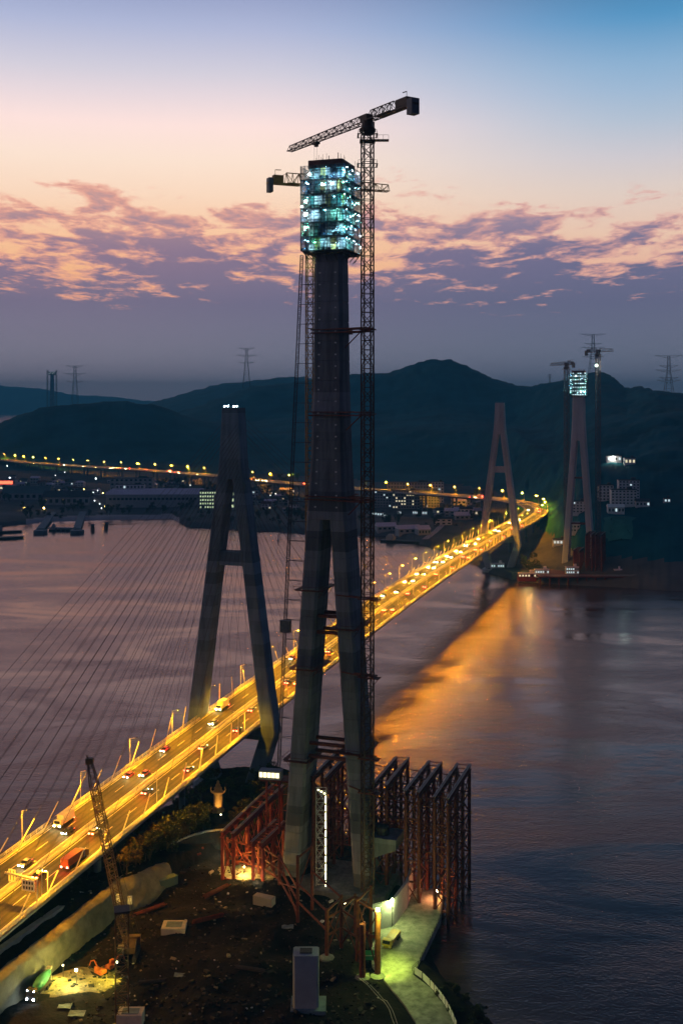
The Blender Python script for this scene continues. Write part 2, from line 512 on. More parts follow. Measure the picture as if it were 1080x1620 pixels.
def lattice(mb, p, q, w0, w1, nseg, rl, rd, up=Vector((0, 0, 1)), mi=0, tri=False):
    """square (or triangular) lattice girder from p to q"""
    p, q = Vector(p), Vector(q)
    d = (q - p).normalized()
    a = d.cross(up)
    if a.length < 1e-3: a = Vector((1, 0, 0))
    a.normalize(); b = a.cross(d).normalized()
    if tri: cs = ((-1, -1), (1, -1), (0, 1))
    else: cs = ((-1, -1), (1, -1), (1, 1), (-1, 1))
    n = len(cs)
    pt = []
    for k in range(nseg + 1):
        t = k / nseg; w = (w0 + (w1 - w0) * t) / 2; c = p.lerp(q, t)
        pt.append([c + a * (x * w) + b * (y * w) for x, y in cs])
    for i in range(n): mb.bar(pt[0][i], pt[-1][i], rl, 4, mi=mi)
    for k in range(nseg):
        for i in range(n):
            j = (i + 1) % n
            mb.bar(pt[k][i], pt[k][j], rd, 4, mi=mi, cap=False)
            if (k + i) % 2: mb.bar(pt[k][i], pt[k + 1][j], rd, 4, mi=mi, cap=False)
            else: mb.bar(pt[k][j], pt[k + 1][i], rd, 4, mi=mi, cap=False)
    for i in range(n): mb.bar(pt[-1][i], pt[-1][(i + 1) % n], rd, 4, mi=mi, cap=False)


ORD = ['first', 'second', 'third', 'fourth', 'fifth', 'sixth', 'seventh', 'eighth', 'ninth', 'tenth', 'eleventh', 'twelfth',
       'thirteenth', 'fourteenth', 'fifteenth', 'sixteenth', 'seventeenth', 'eighteenth', 'nineteenth', 'twentieth']
ORD += [f"{n}{'th' if 10 < n % 100 < 14 else {1: 'st', 2: 'nd', 3: 'rd'}.get(n % 10, 'th')}" for n in range(21, 90)]

# ------------------------------------------------------------------ numpy noise
_rs = np.random.RandomState(5)
_perm = _rs.rand(256, 256)


def vnoise(x, y):
    xi = np.floor(x).astype(int); yi = np.floor(y).astype(int)
    fx = x - xi; fy = y - yi
    fx = fx * fx * (3 - 2 * fx); fy = fy * fy * (3 - 2 * fy)
    g = lambda a, b: _perm[a % 256, b % 256]
    return (g(xi, yi) * (1 - fx) + g(xi + 1, yi) * fx) * (1 - fy) + (g(xi, yi + 1) * (1 - fx) + g(xi + 1, yi + 1) * fx) * fy


def fbm(x, y, oct=5, gain=0.5):
    s = 0; a = 1.0; t = 0
    for k in range(oct):
        s = s + a * (vnoise(x * 2 ** k + 17.3 * k, y * 2 ** k + 9.1 * k) - 0.5); t += a; a *= gain
    return s / t * 2


def grid_mesh(name, X, Y, Z, mats, mi=None):
    nr, nc = X.shape
    v = np.stack([X, Y, Z], -1).reshape(-1, 3)
    i = np.arange(nr * nc).reshape(nr, nc)
    q = np.stack([i[:-1, :-1], i[:-1, 1:], i[1:, 1:], i[1:, :-1]], -1).reshape(-1, 4)
    me = bpy.data.meshes.new(name)
    me.vertices.add(len(v)); me.vertices.foreach_set('co', v.ravel())
    me.loops.add(q.size); me.loops.foreach_set('vertex_index', q.ravel())
    me.polygons.add(len(q)); me.polygons.foreach_set('loop_start', np.arange(len(q)) * 4)
    me.polygons.foreach_set('loop_total', np.full(len(q), 4))
    for m in mats: me.materials.append(MAT[m])
    if mi is not None: me.polygons.foreach_set('material_index', mi[:-1, :-1].ravel().astype(np.int32))
    me.polygons.foreach_set('use_smooth', np.ones(len(q), bool))
    me.update(); me.validate()
    return link(name, me)


# ------------------------------------------------------------------ water
w = MB()
w.quad((-8800, -280, 0), (8800, -280, 0), (8800, 13400, 0), (-8800, 13400, 0))
tag(w.build('water', 'water'), 'brown tidal strait reflecting the pink dusk sky', kind='structure')

# ------------------------------------------------------------------ far land: town shelf, hills, ridges
zr = lambda y, Y: CZ - (y - HY) * Y / F
# photo column -> nodes (Y, z): shore, bank, town back, hill foot, front ridge, valley, main ridge, behind, second ridge
COLS = [
    (-400, [(1300, -3), (1314, 4), (1900, 12), (2150, 22), (2600, 60), (2850, 30), (3300, 20), (4000, -5), (5200, -5)]),
    (-120, [(1310, -3), (1324, 4), (1900, 12), (2150, 22), (2600, 75), (2850, 40), (3300, 10), (4000, -5), (5200, -5)]),
    (0, [(1330, -3), (1344, 4), (1950, 11), (2200, 22), (2600, zr(668, 2600)), (2850, 40), (3300, 5), (4000, -5), (5200, -5)]),
    (40, [(1352, -3), (1368, 3), (1950, 11), (2200, 22), (2600, zr(652, 2600)), (2850, 70), (3300, 12), (4000, -5), (5200, -5)]),
    (70, [(1378, -3), (1394, 3), (1950, 11), (2200, 22), (2600, zr(643, 2600)), (2850, 90), (3300, 40), (4000, 10), (5200, 40)]),
    (120, [(1392, -3), (1408, 3), (1950, 10), (2200, 22), (2600, zr(638, 2600)), (2850, 105), (3300, 60), (4000, 30), (5200, 118)]),
    (200, [(1404, -3), (1424, 3), (1950, 10), (2200, 22), (2600, zr(632, 2600)), (2850, 110), (3300, 85), (4000, 40), (5200, 112)]),
    (240, [(1410, -3), (1430, 3), (1900, 10), (2200, 22), (2600, zr(638, 2600)), (2850, 110), (3300, 100), (4000, 60), (5200, zr(637, 5200))]),
    (270, [(1416, -3), (1434, 3), (1880, 10), (2180, 22), (2600, zr(646, 2600)), (2850, 105), (3300, zr(656, 3300)), (4000, 60), (5200, zr(627, 5200))]),
    (300, [(1322, -3), (1334, 5), (1860, 10), (2160, 22), (2600, 112), (2850, 98), (3300, zr(647, 3300)), (4000, 70), (5200, zr(617, 5200))]),
    (350, [(1310, -3), (1322, 5), (1840, 10), (2140, 22), (2600, 92), (2850, 92), (3300, zr(628, 3300)), (4000, 90), (5200, zr(605, 5200))]),
    (400, [(1294, -3), (1306, 5), (1820, 10), (2120, 22), (2550, 80), (2850, 95), (3300, zr(608, 3300)), (4000, 90), (5200, zr(602, 5200))]),
    (440, [(1280, -3), (1292, 5), (1800, 10), (2100, 22), (2500, 74), (2850, 100), (3300, zr(606, 3300)), (4000, 90), (5200, zr(596, 5200))]),
    (480, [(1262, -3), (1274, 5), (1780, 10), (2080, 22), (2480, 74), (2850, 110), (3300, zr(603, 3300)), (4000, 90), (5200, zr(594, 5200))]),
    (560, [(1252, -3), (1264, 5), (1700, 11), (2000, 22), (2400, 78), (2750, 110), (3250, zr(592, 3250)), (4000, 90), (5200, 200)]),
    (620, [(1240, -3), (1252, 5), (1660, 12), (1960, 22), (2350, 84), (2700, 110), (3250, zr(589, 3250)), (4000, 90), (5200, 150)]),
    (660, [(1176, -3), (1188, 4), (1640, 12), (1940, 22), (2330, 88), (2700, 120), (3200, zr(577, 3200)), (4000, 90), (5200, 150)]),
    (690, [(1136, -3), (1148, 4), (1620, 12), (1920, 22), (2320, 90), (2700, 128), (3200, zr(571, 3200)), (4000, 90), (5200, 150)]),
    (715, [(1096, -3), (1108, 4), (1600, 12), (1900, 20), (2300, 92), (2700, 128), (3200, zr(571, 3200)), (4000, 90), (5200, 120)]),
    (740, [(1046, -3), (1058, 4), (1560, 12), (1860, 20), (2280, 92), (2650, 120), (3200, zr(581, 3200)), (4000, 90), (5200, 100)]),
    (780, [(966, -3), (980, 4), (1480, 12), (1760, 22), (2200, 92), (2550, 105), (3100, zr(599, 3100)), (3900, 80), (5200, 80)]),
    (815, [(934, -3), (948, 4), (1330, 14), (1600, 28), (2050, 90), (2450, 95), (3000, zr(609, 3000)), (3900, 60), (5200, 60)]),
    (840, [(924, -3), (938, 4), (1180, 16), (1400, 32), (1800, 78), (2250, 90), (2950, zr(612, 2950)), (3900, 60), (5200, 60)]),
    (880, [(914, -3), (928, 4), (1010, 14), (1180, 34), (1520, 68), (2000, 90), (2800, zr(602, 2800)), (3900, 60), (5200, 60)]),
    (915, [(910, -3), (922, 5), (966, 15), (1030, 40), (1270, 74), (1700, 105), (2750, zr(595, 2750)), (3900, 60), (5200, 60)]),
    (945, [(906, -3), (918, 5), (958, 17), (1018, 46), (1250, 80), (1600, 112), (2700, zr(586, 2700)), (3900, 60), (5200, 60)]),
    (965, [(904, -3), (916, 5), (954, 18), (1014, 47), (1250, 82), (1600, 116), (2650, zr(591, 2650)), (3900, 60), (5200, 60)]),
    (988, [(900, -3), (912, 5), (950, 19), (1012, 47), (1250, 82), (1600, 120), (2450, zr(613, 2450)), (3900, 60), (5200, 60)]),
    (1012, [(894, -3), (906, 5), (950, 22), (1030, 50), (1250, 86), (1600, 124), (2200, zr(613, 2200)), (3900, 60), (5200, 60)]),
    (1040, [(888, -3), (900, 5), (950, 26), (1050, 56), (1250, 92), (1550, 126), (2000, zr(622, 2000)), (3500, 60), (5200, 60)]),
    (1062, [(884, -3), (898, 5), (950, 28), (1050, 58), (1250, 95), (1550, 128), (2000, zr(624, 2000)), (3500, 60), (5200, 60)]),
    (1090, [(882, -3), (896, 5), (950, 28), (1050, 60), (1250, 98), (1550, 130), (2000, zr(630, 2000)), (3500, 60), (5200, 60)]),
    (1300, [(860, -3), (880, 6), (950, 30), (1050, 66), (1250, 105), (1550, 140), (2000, zr(595, 2000)), (3500, 60), (5200, 60)]),
    (1600, [(840, -3), (860, 6), (950, 30), (1050, 66), (1250, 110), (1550, 150), (2000, 210), (3500, 60), (5200, 60)]),
]
_cp = np.array([c[0] for c in COLS], float)
_cy = np.array([[n[0] for n in c[1]] for c in COLS], float)
_cz = np.array([[n[1] for n in c[1]] for c in COLS], float)
_fr = (np.array([-400, 0, 60, 130, 190, 230, 300, 400, 1600], float), np.array([608, 608, 613, 626, 628, 633, 638, 640, 640], float))


def far_nodes(px):
    ys = np.stack([np.interp(px, _cp, _cy[:, k]) for k in range(_cy.shape[1])], -1)
    zs = np.stack([np.interp(px, _cp, _cz[:, k]) for k in range(_cz.shape[1])], -1)
    return ys, zs


def far_h(px, Y):
    """terrain height over photo-bearing px (array) and depth Y (array of the same length)"""
    ys, zs = far_nodes(px)
    z = np.full(px.shape, -3.0)
    n = ys.shape[-1]
    for k in range(n - 1):
        y0, y1 = ys[:, k], ys[:, k + 1]
        t = np.clip((Y - y0) / (y1 - y0), 0, 1)
        if k >= 2: t = t * t * (3 - 2 * t) * 0.6 + t * 0.4
        m = (Y >= y0) & (Y <= y1)
        z = np.where(m, zs[:, k] + (zs[:, k + 1] - zs[:, k]) * t, z)
    back = Y > ys[:, -1]
    t = np.clip((Y - ys[:, -1]) / 1000.0, 0, 1)
    z = np.where(back, zs[:, -1] * (1 - t) - 5 * t, z)
    rz_ = CZ - (np.interp(px, *_fr) - HY) * 11500 / F
    t = np.clip(1 - np.abs(Y - 11500) / 900.0, 0, 1)
    z = np.where(back & (Y > 10000), np.maximum(z, -5 + (rz_ + 5) * t * t * (3 - 2 * t)), z)
    X = (px - 540) / F * Y
    amp = np.clip((z - 14) / 60.0, 0, 1)
    z = z + amp * (fbm(X / 420.0, Y / 420.0, 5) * 0.12 * np.clip(z, 0, 140) * np.clip((Y - 1000) / 700, .15, 1) + fbm(X / 26.0, Y / 26.0, 3) * 4.5)
    z = z + np.clip((z - 3) / 3, 0, 1) * fbm(X / 60.0, Y / 60.0, 3) * 1.2
    return z


def far_ground(X, Y):
    return float(far_h(np.array([540 + X / Y * F]), np.array([float(Y)]))[0])


pxs = np.arange(-400, 1480, 2.4)
rows = [850.0]
while rows[-1] < 12700:
    y = rows[-1]
    rows.append(y + (7 if y < 1060 else 12 if y < 1500 else 20 if y < 3500 else 110 if y < 6400 else 260))
rows = np.array(rows)
PX, YY = np.meshgrid(pxs, rows)
ZZ = np.maximum(np.stack([far_h(PX[i] + 6 * fbm(PX[i] / 9.0, np.full_like(PX[i], YY[i, 0] / 30.0), 2), YY[i]) for i in range(len(rows))]), -4.0)
XX = (PX - 540) / F * YY
flat = (ZZ < 17) & (YY < 2150)
MI = np.where(flat, 0, 1)
MI = np.where((ZZ < 3.2) & (PX > 40) & (PX < 282) & (YY < 1500), 2, MI)
tag(grid_mesh('hills', XX, YY, ZZ, ['town_ground', 'hazed_forest', 'sand'], MI), 'dark wooded hills and low town shelf across the strait', kind='structure')

# ------------------------------------------------------------------ near land: spit with the work pit, embankment and tower foot
COAST = np.array([(-300, 60), (-300, 300), (-160, 332), (-114, 356), (-78, 390), (-63, 422), (-56, 452), (-28, 460), (-9, 442), (-4, 408),
                  (7, 380), (17, 358), (24, 340), (24, 318), (26, 298), (37, 275), (46, 255), (56, 232), (64, 200), (64, 60)], float)


def seg_dist(P, poly, closed):
    d = np.full(len(P), 1e9); side = np.zeros(len(P))
    n = len(poly)
    for i in range(n if closed else n - 1):
        a, b = poly[i], poly[(i + 1) % n]
        ab = b - a
        t = np.clip(((P - a) @ ab) / (ab @ ab), 0, 1)
        q = a + t[:, None] * ab
        r = P - q
        dd = np.hypot(r[:, 0], r[:, 1])
        m = dd < d
        d = np.where(m, dd, d)
        side = np.where(m, np.sign(ab[0] * r[:, 1] - ab[1] * r[:, 0]), side)
    return d, side


def inside(P, poly):
    c = np.zeros(len(P), bool); n = len(poly)
    for i in range(n):
        a, b = poly[i], poly[(i + 1) % n]
        m = ((a[1] > P[:, 1]) != (b[1] > P[:, 1]))
        with np.errstate(divide='ignore', invalid='ignore'):
            xx = (b[0] - a[0]) * (P[:, 1] - a[1]) / (b[1] - a[1] + 1e-12) + a[0]
        c ^= m & (P[:, 0] < xx)
    return c


def ctrl(lst): return np.array([tuple(unp(*c)) for c in lst])


PIT = ctrl([(40, 1600, 5), (100, 1560, 5), (130, 1520, 5), (180, 1560, 5), (220, 1500, 5), (260, 1440, 6), (300, 1500, 6), (300, 1400, 7),
            (250, 1600, 5), (400, 1600, 5), (420, 1460, 7), (380, 1410, 8), (340, 1372, 8), (480, 1570, 5), (560, 1570, 5),
            (540, 1480, 6), (620, 1480, 5), (650, 1580, 5), (690, 1612, 5), (450, 1395, 8), (580, 1410, 6), (520, 1400, 7), (340, 1440, 7.5),
            (400, 1520, 7), (300, 1330, 8), (350, 1315, 8), (300, 1275, 5), (345, 1287, 5), (400, 1262, 3), (440, 1280, 5), (330, 1250, 3)])
PLA = ctrl([(20, 1522, 14), (60, 1492, 14), (110, 1452, 14), (200, 1383, 13.5), (250, 1362, 13), (0, 1500, 15), (130, 1412, 15), (60, 1455, 15),
            (100, 1400, 17.5), (0, 1440, 18.5), (160, 1368, 15.5), (225, 1320, 11), (262, 1303, 8), (300, 1275, 5), (345, 1287, 5), (-100, 1500, 18)])


def idw(P, C, p=2.6):
    w_ = np.zeros(len(P)); s = np.zeros(len(P))
    for x, y, z in C:
        k = 1.0 / (np.hypot(P[:, 0] - x, P[:, 1] - y) + 1.5) ** p
        w_ += k; s += k * z
    return s / w_


WT = [(-120, 1640, 14), (20, 1526, 14), (35, 1512, 14), (60, 1495, 14), (110, 1455, 14), (165, 1413, 14), (200, 1385, 13.5), (235, 1372, 13), (264, 1363, 12)]
WB = [(-120, 1690, 5), (10, 1592, 5), (45, 1568, 5), (72, 1546, 5), (122, 1502, 5), (165, 1466, 5.5), (200, 1446, 6), (235, 1424, 6.5), (268, 1396, 7)]
WTw = np.array([tuple(unp(*c)) for c in WT]); WBw = np.array([tuple(unp(*c)) for c in WB])
WMID = (WTw[:, :2] + WBw[:, :2]) / 2
ROAD = [unp(*c, 5.2) for c in ((586, 1500), (600, 1470), (640, 1432), (655, 1405), (700, 1405), (697, 1450), (660, 1528), (652, 1541), (680, 1562), (704, 1592), (722, 1625),
                               (760, 1700), (690, 1700), (664, 1628), (640, 1590), (612, 1556), (588, 1528))]
ROADP = np.array([(p.x, p.y) for p in ROAD])


def near_h(P):
    pit = idw(P, PIT); pla = idw(P, PLA)
    d, s = seg_dist(P, WMID, False)
    sd_ = d * s                                                   # positive on the plateau side
    t = np.clip((sd_ + 0.2) / 2.6, 0, 1)
    z = pit * (1 - t) + pla * t
    end = np.clip((P[:, 1] - 345) / 22.0, 0, 1)                   # the cut fades out beyond its end
    z = z * (1 - end) + np.minimum(z, idw(P, np.concatenate([PIT, PLA]))) * end
    z = z + fbm(P[:, 0] / 9.0, P[:, 1] / 9.0, 4) * 1.5 + fbm(P[:, 0] / 2.6, P[:, 1] / 2.6, 3) * 0.5
    dr, _ = seg_dist(P, ROADP, True)
    inr = inside(P, ROADP)
    t = np.where(inr, 1.0, np.clip(1 - dr / 4.0, 0, 1))
    z = z * (1 - t) + 4.7 * t
    dc, _ = seg_dist(P, COAST, True)
    ins = inside(P, COAST)
    dcs = np.where(ins, dc, -dc) + fbm(P[:, 0] / 6.0, P[:, 1] / 6.0, 3) * 1.2
    return np.minimum(z, -0.4 + dcs * 0.85)


def near_ground(x, y): return float(near_h(np.array([[x, y]], float))[0])


gx = np.arange(-300, 80, 1.35); gy = np.arange(140, 485, 1.35)
GX, GY = np.meshgrid(gx, gy)
GZ = near_h(np.stack([GX.ravel(), GY.ravel()], -1)).reshape(GX.shape)
GZ = np.maximum(GZ, -3)
tag(grid_mesh('ground', GX, GY, GZ, ['soil']), 'dark churned earth of the bridge work site', kind='structure')

# the sprayed rock face of the cut
nS, nT = 90, 14
sS = np.linspace(0, len(WT) - 1.001, nS)
row = []
for k in range(nT):
    t = k / (nT - 1)
    a = np.stack([np.interp(sS, np.arange(len(WT)), WTw[:, i]) for i in range(3)], -1)
    b = np.stack([np.interp(sS, np.arange(len(WB)), WBw[:, i]) for i in range(3)], -1)
    p = a * (1 - t) + b * t
    d_ = np.gradient(a[:, :2], axis=0); nn = np.stack([d_[:, 1], -d_[:, 0]], -1); nn /= np.linalg.norm(nn, axis=1)[:, None] + 1e-9
    u = np.arange(nS) * 0.13
    off = 1.1 + fbm(u * 1.2 + 3, np.full(nS, t * 1.7), 4) * 1.3 + np.sin(t * 3.14) * 0.5
    p[:, :2] += nn * off[:, None]
    if k == 0: p[:, :2] -= nn * 2.2; p[:, 2] += 0.15
    if k == nT - 1: p[:, 2] -= 1.0
    row.append(p)
row = np.stack(row)
tag(grid_mesh('cut_slope', row[..., 0], row[..., 1], row[..., 2], ['shotcrete']), 'pale sprayed rock face of the cut beside the lit pit', kind='structure')

# the pale concrete work road, a sheet with real thickness
mb = MB()
mb.add([(p.x, p.y, 5.2) for p in ROAD] + [(p.x, p.y, 3.2) for p in ROAD],
       [tuple(range(len(ROAD)))[::-1]] + [(i, (i + 1) % len(ROAD), len(ROAD) + (i + 1) % len(ROAD), len(ROAD) + i) for i in range(len(ROAD))])
o = mb.build('work_road', 'road_concrete'); tag(o, 'pale concrete haul road curving past the tower foot', kind='structure')
# the footpath along the plateau
mb = MB()
pp = [unp(-60, 1540, 15.2), unp(0, 1500, 15.4), unp(40, 1472, 15.4), unp(85, 1441, 15.4), unp(131, 1411, 15.4)]
for a, b in zip(pp[:-1], pp[1:]):
    d_ = (b - a).normalized(); n_ = Vector((d_.y, -d_.x, 0)) * 0.9
    mb.add([a - n_, a + n_, b + n_, b - n_] + [q - Vector((0, 0, 1.6)) for q in (a - n_, a + n_, b + n_, b - n_)],
           [(0, 1, 2, 3), (0, 4, 5, 1), (1, 5, 6, 2), (2, 6, 7, 3), (3, 7, 4, 0)])
tag(mb.build('path', 'pale_concrete'), 'pale path along the top of the embankment', kind='structure')

# pit mud paled to put the lamp pool into its colour; also a screed
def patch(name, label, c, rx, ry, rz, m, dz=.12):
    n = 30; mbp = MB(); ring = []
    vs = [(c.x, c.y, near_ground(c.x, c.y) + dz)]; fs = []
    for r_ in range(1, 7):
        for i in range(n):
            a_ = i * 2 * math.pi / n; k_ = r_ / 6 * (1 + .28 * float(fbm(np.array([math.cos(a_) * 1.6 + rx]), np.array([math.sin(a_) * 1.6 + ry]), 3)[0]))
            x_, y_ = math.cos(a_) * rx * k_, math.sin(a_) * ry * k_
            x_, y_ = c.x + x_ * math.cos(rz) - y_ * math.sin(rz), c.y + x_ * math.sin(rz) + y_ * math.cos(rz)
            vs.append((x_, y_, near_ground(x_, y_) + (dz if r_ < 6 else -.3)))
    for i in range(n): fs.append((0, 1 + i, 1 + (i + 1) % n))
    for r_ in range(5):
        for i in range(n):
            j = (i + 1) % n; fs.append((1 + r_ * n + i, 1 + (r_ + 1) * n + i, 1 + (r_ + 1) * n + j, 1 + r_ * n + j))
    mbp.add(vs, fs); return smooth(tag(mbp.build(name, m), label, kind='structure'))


patch('pit_lamp_pool', 'wet mud floor of the pit, paled for the lamp pool', unp(128, 1556, 5), 13.5, 7.5, .55, 'lamp_pool_mud')
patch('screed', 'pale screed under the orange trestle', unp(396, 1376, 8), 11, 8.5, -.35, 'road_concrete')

# ------------------------------------------------------------------ haze
mb = MB(); mb.box((0, 6500, 169.5), (17900, 13900, 351))
hz = mb.build('haze', 'water'); hz.data.materials.clear()
m = bpy.data.materials.new('haze'); m.use_nodes = True
t = m.node_tree; t.nodes.remove(t.nodes['Principled BSDF'])
pv = t.nodes.new('ShaderNodeVolumePrincipled')
pv.inputs['Color'].default_value = (0.15, 0.72, 1.0, 1); pv.inputs['Density'].default_value = 0.00013
pv.inputs['Anisotropy'].default_value = 0.0
t.links.new(pv.outputs[0], t.nodes['Material Output'].inputs['Volume'])
hz.data.materials.append(m); hz.display_type = 'WIRE'
tag(hz, 'thin blue dusk haze over the strait and hills', kind='stuff')

# ------------------------------------------------------------------ the road bridge: alignment
ANG = 0.322
D2 = Vector((math.sin(ANG), math.cos(ANG), 0)); N2 = Vector((D2.y, -D2.x, 0))
P0 = Vector((-43.5, 439, 0))
_pts = [P0 + D2 * s for s in (-262, -200, -100, 0, 100, 200, 300, 400, 500, 600, 680, 740)]
_pts += [Vector((x, y, 0)) for x, y in ((207, 1195), (217, 1240), (219, 1285), (210, 1328), (188, 1370), (150, 1412), (100, 1455), (45, 1505), (-20, 1566),
                                         (-80, 1632), (-140, 1702), (-210, 1790), (-300, 1885), (-390, 1965), (-495, 2050), (-613, 2160), (-697, 2262), (-1000, 2560))]


def catmull(pts, step):
    out = []
    for i in range(len(pts) - 1):
        p0 = pts[max(i - 1, 0)]; p1 = pts[i]; p2 = pts[i + 1]; p3 = pts[min(i + 2, len(pts) - 1)]
        n = max(1, int((p2 - p1).length / step))
        for k in range(n):
            t = k / n
            out.append(0.5 * ((2 * p1) + (p2 - p0) * t + (2 * p0 - 5 * p1 + 4 * p2 - p3) * t * t + (3 * p1 - p0 - 3 * p2 + p3) * t ** 3))
    out.append(pts[-1].copy())
    return out


LINE = catmull(_pts, 9.0)
_ls = [-262.0]
for a, b in zip(LINE[:-1], LINE[1:]): _ls.append(_ls[-1] + (b - a).length)
S_END = _ls[-1]
_zs = ([-300, -200, -131, -58, 0, 60, 144, 236, 330, 420, 589, 718, 800, 5000], [15.5, 19.2, 22, 25, 27.4, 29.5, 32.2, 34.2, 35.2, 35.2, 33, 31, 30.2, 30.0])
zroad = lambda s: float(np.interp(s, *_zs))


def cl(s):
    """centre line point, tangent and right-hand normal at chainage s"""
    i = int(np.searchsorted(_ls, s)) - 1
    i = max(0, min(len(LINE) - 2, i))
    a, b = LINE[i], LINE[i + 1]
    t = (s - _ls[i]) / (_ls[i + 1] - _ls[i])
    d0 = (LINE[min(i + 1, len(LINE) - 1)] - LINE[max(i - 1, 0)]).normalized()
    d1 = (LINE[min(i + 2, len(LINE) - 1)] - LINE[i]).normalized()
    d = (d0 * (1 - t) + d1 * t).normalized()
    return a.lerp(b, t), d, Vector((d.y, -d.x, 0))


def on(s, u, h=0.0):
    p, d, n = cl(s)
    q = p + n * u
    q.z = zroad(s) + h
    return q


def sweep(mb, s0, s1, prof, step=9.0, mi=0, closed=True):
    n = max(1, int((s1 - s0) / step)); rg = []
    for k in range(n + 1):
        s = s0 + (s1 - s0) * k / n
        rg.append([on(s, u, h) for u, h in prof])
    mb.rings(rg, mi, cap=closed)


def strip(mb, s0, s1, u0, u1, h, step=9.0, mi=0):
    n = max(1, int((s1 - s0) / step)); vs = []
    for k in range(n + 1):
        s = s0 + (s1 - s0) * k / n
        vs += [on(s, u0, h), on(s, u1, h)]
    mb.add(vs, [(2 * k, 2 * k + 1, 2 * k + 3, 2 * k + 2) for k in range(n)], mi)


def rect(u0, u1, h0, h1): return [(u0, h0), (u1, h0), (u1, h1), (u0, h1)]


S_BR = 640.0                                 # the stayed bridge ends here, the viaduct goes on
bridge = thing('cable_stayed_bridge', 'lit cable stayed road bridge with two A shaped pylons crossing the strait', 'bridge', (P0.x, P0.y, 0))
viaduct = thing('viaduct', 'road viaduct with lamps curving left behind the town below the hills', 'viaduct', tuple(on(S_BR, 0, -25)))


def roadway(parent, s0, s1, girder):
    mb = MB(); sweep(mb, s0, s1, girder); mb.build('girder', 'girder_steel', parent)
    mb = MB(); strip(mb, s0, s1, -12.0, -1.25, 0.06); strip(mb, s0, s1, 1.25, 12.0, 0.06); mb.build('carriageway', 'asphalt', parent)
    mb = MB()
    for u in (-11.1, -2.05, 1.9, 10.95): strip(mb, s0, s1, u, u + 0.20, 0.075)
    s = s0 + 3
    while s < s1 - 8:
        for u in (-6.6, 6.4): strip(mb, s, s + 6, u, u + 0.20, 0.075, 6)
        s += 15
    tag(mb.build('lane_marking', 'white_paint', parent), kind='stuff')
    for u in (-12.2, 12.0, -0.95, 0.75):
        mb = MB(); sweep(mb, s0, s1, rect(u, u + 0.2, 0.35, 0.78)); mb.build('guard_rail', 'galvanised', parent)
    mb = MB()
    for u in (-10.2, -8.3, -5.6, -3.6, 3.4, 5.4, 7.9, 9.8): strip(mb, s0, s1, u - .4, u + .4, 0.068)
    mb.build('wheel_track', 'asphalt_worn', parent)
    mb = MB(); sweep(mb, s0, s1, rect(-1.2, 1.2, 0.0, 0.24)); mb.build('median', 'pale_concrete', parent)
    for u in (-12.9, 11.6):
        mb = MB(); sweep(mb, s0, s1, rect(u, u + 1.3, 0.0, 0.2)); mb.build('kerb', 'pale_concrete', parent)
    for u in (-13.15, 12.95):
        mb = MB()
        for h in (0.45, 0.85, 1.2): sweep(mb, s0, s1, rect(u, u + 0.1, h, h + 0.12))
        mb.build('railing', 'galvanised', parent)
    mb = MB(); s = s0 + 1
    while s < min(s1, 1300):
        p, d, n = cl(s)
        for u in (-13.1, 13.0): mb.box(on(s, u, 0.6), (0.16, 0.16, 1.2), ANG)
        for u in (-12.1, 12.1, -0.85, 0.85): mb.box(on(s, u, 0.4), (0.16, 0.16, 0.8), ANG)
        s += 3.0
    tag(mb.build('railing_post', 'galvanised', parent), kind='stuff')


roadway(bridge, -262, S_BR, [(-13.3, 0), (-13.3, -0.7), (-9, -2.9), (9, -2.9), (13.3, -0.7), (13.3, 0)])
roadway(viaduct, S_BR + 0.2, S_END, [(-13.3, 0), (-13.3, -0.6), (-6.4, -0.9), (-5, -2.6), (5, -2.6), (6.4, -0.9), (13.3, -0.6), (13.3, 0)])


def chamfer(hu, hv, c):
    return [(-hu + c, -hv), (hu - c, -hv), (hu, -hv + c), (hu, hv - c), (hu - c, hv), (-hu + c, hv), (-hu, hv - c), (-hu, -hv + c)]


def uvz(base, u, v, z): return (base.x + N2.x * u + D2.x * v, base.y + N2.y * u + D2.y * v, z)


def column_rings(base, secs, c=0.6):
    """secs: (z, centre u, half u, half v)"""
    return [[uvz(base, u0 + a, b, z) for a, b in chamfer(hu, hv, c)] for z, u0, hu, hv in secs]


def densify(secs, lift):
    """pour lifts: a recessed joint every lift metres"""
    out = []
    zs = [s[0] for s in secs]
    z = zs[0]
    cols_ = [[s[i] for s in secs] for i in range(1, 4)]
    at = lambda q: [float(np.interp(q, zs, c)) for c in cols_]
    out.append((z, *at(z)))
    while z + lift < zs[-1] - 0.5:
        z += lift
        a = at(z)
        out += [(z - 0.16, *a), (z - 0.12, a[0], a[1] - 0.12, a[2] - 0.12), (z + 0.12, a[0], a[1] - 0.12, a[2] - 0.12), (z + 0.16, *a)]
    out.append((zs[-1], *at(zs[-1])))
    return out


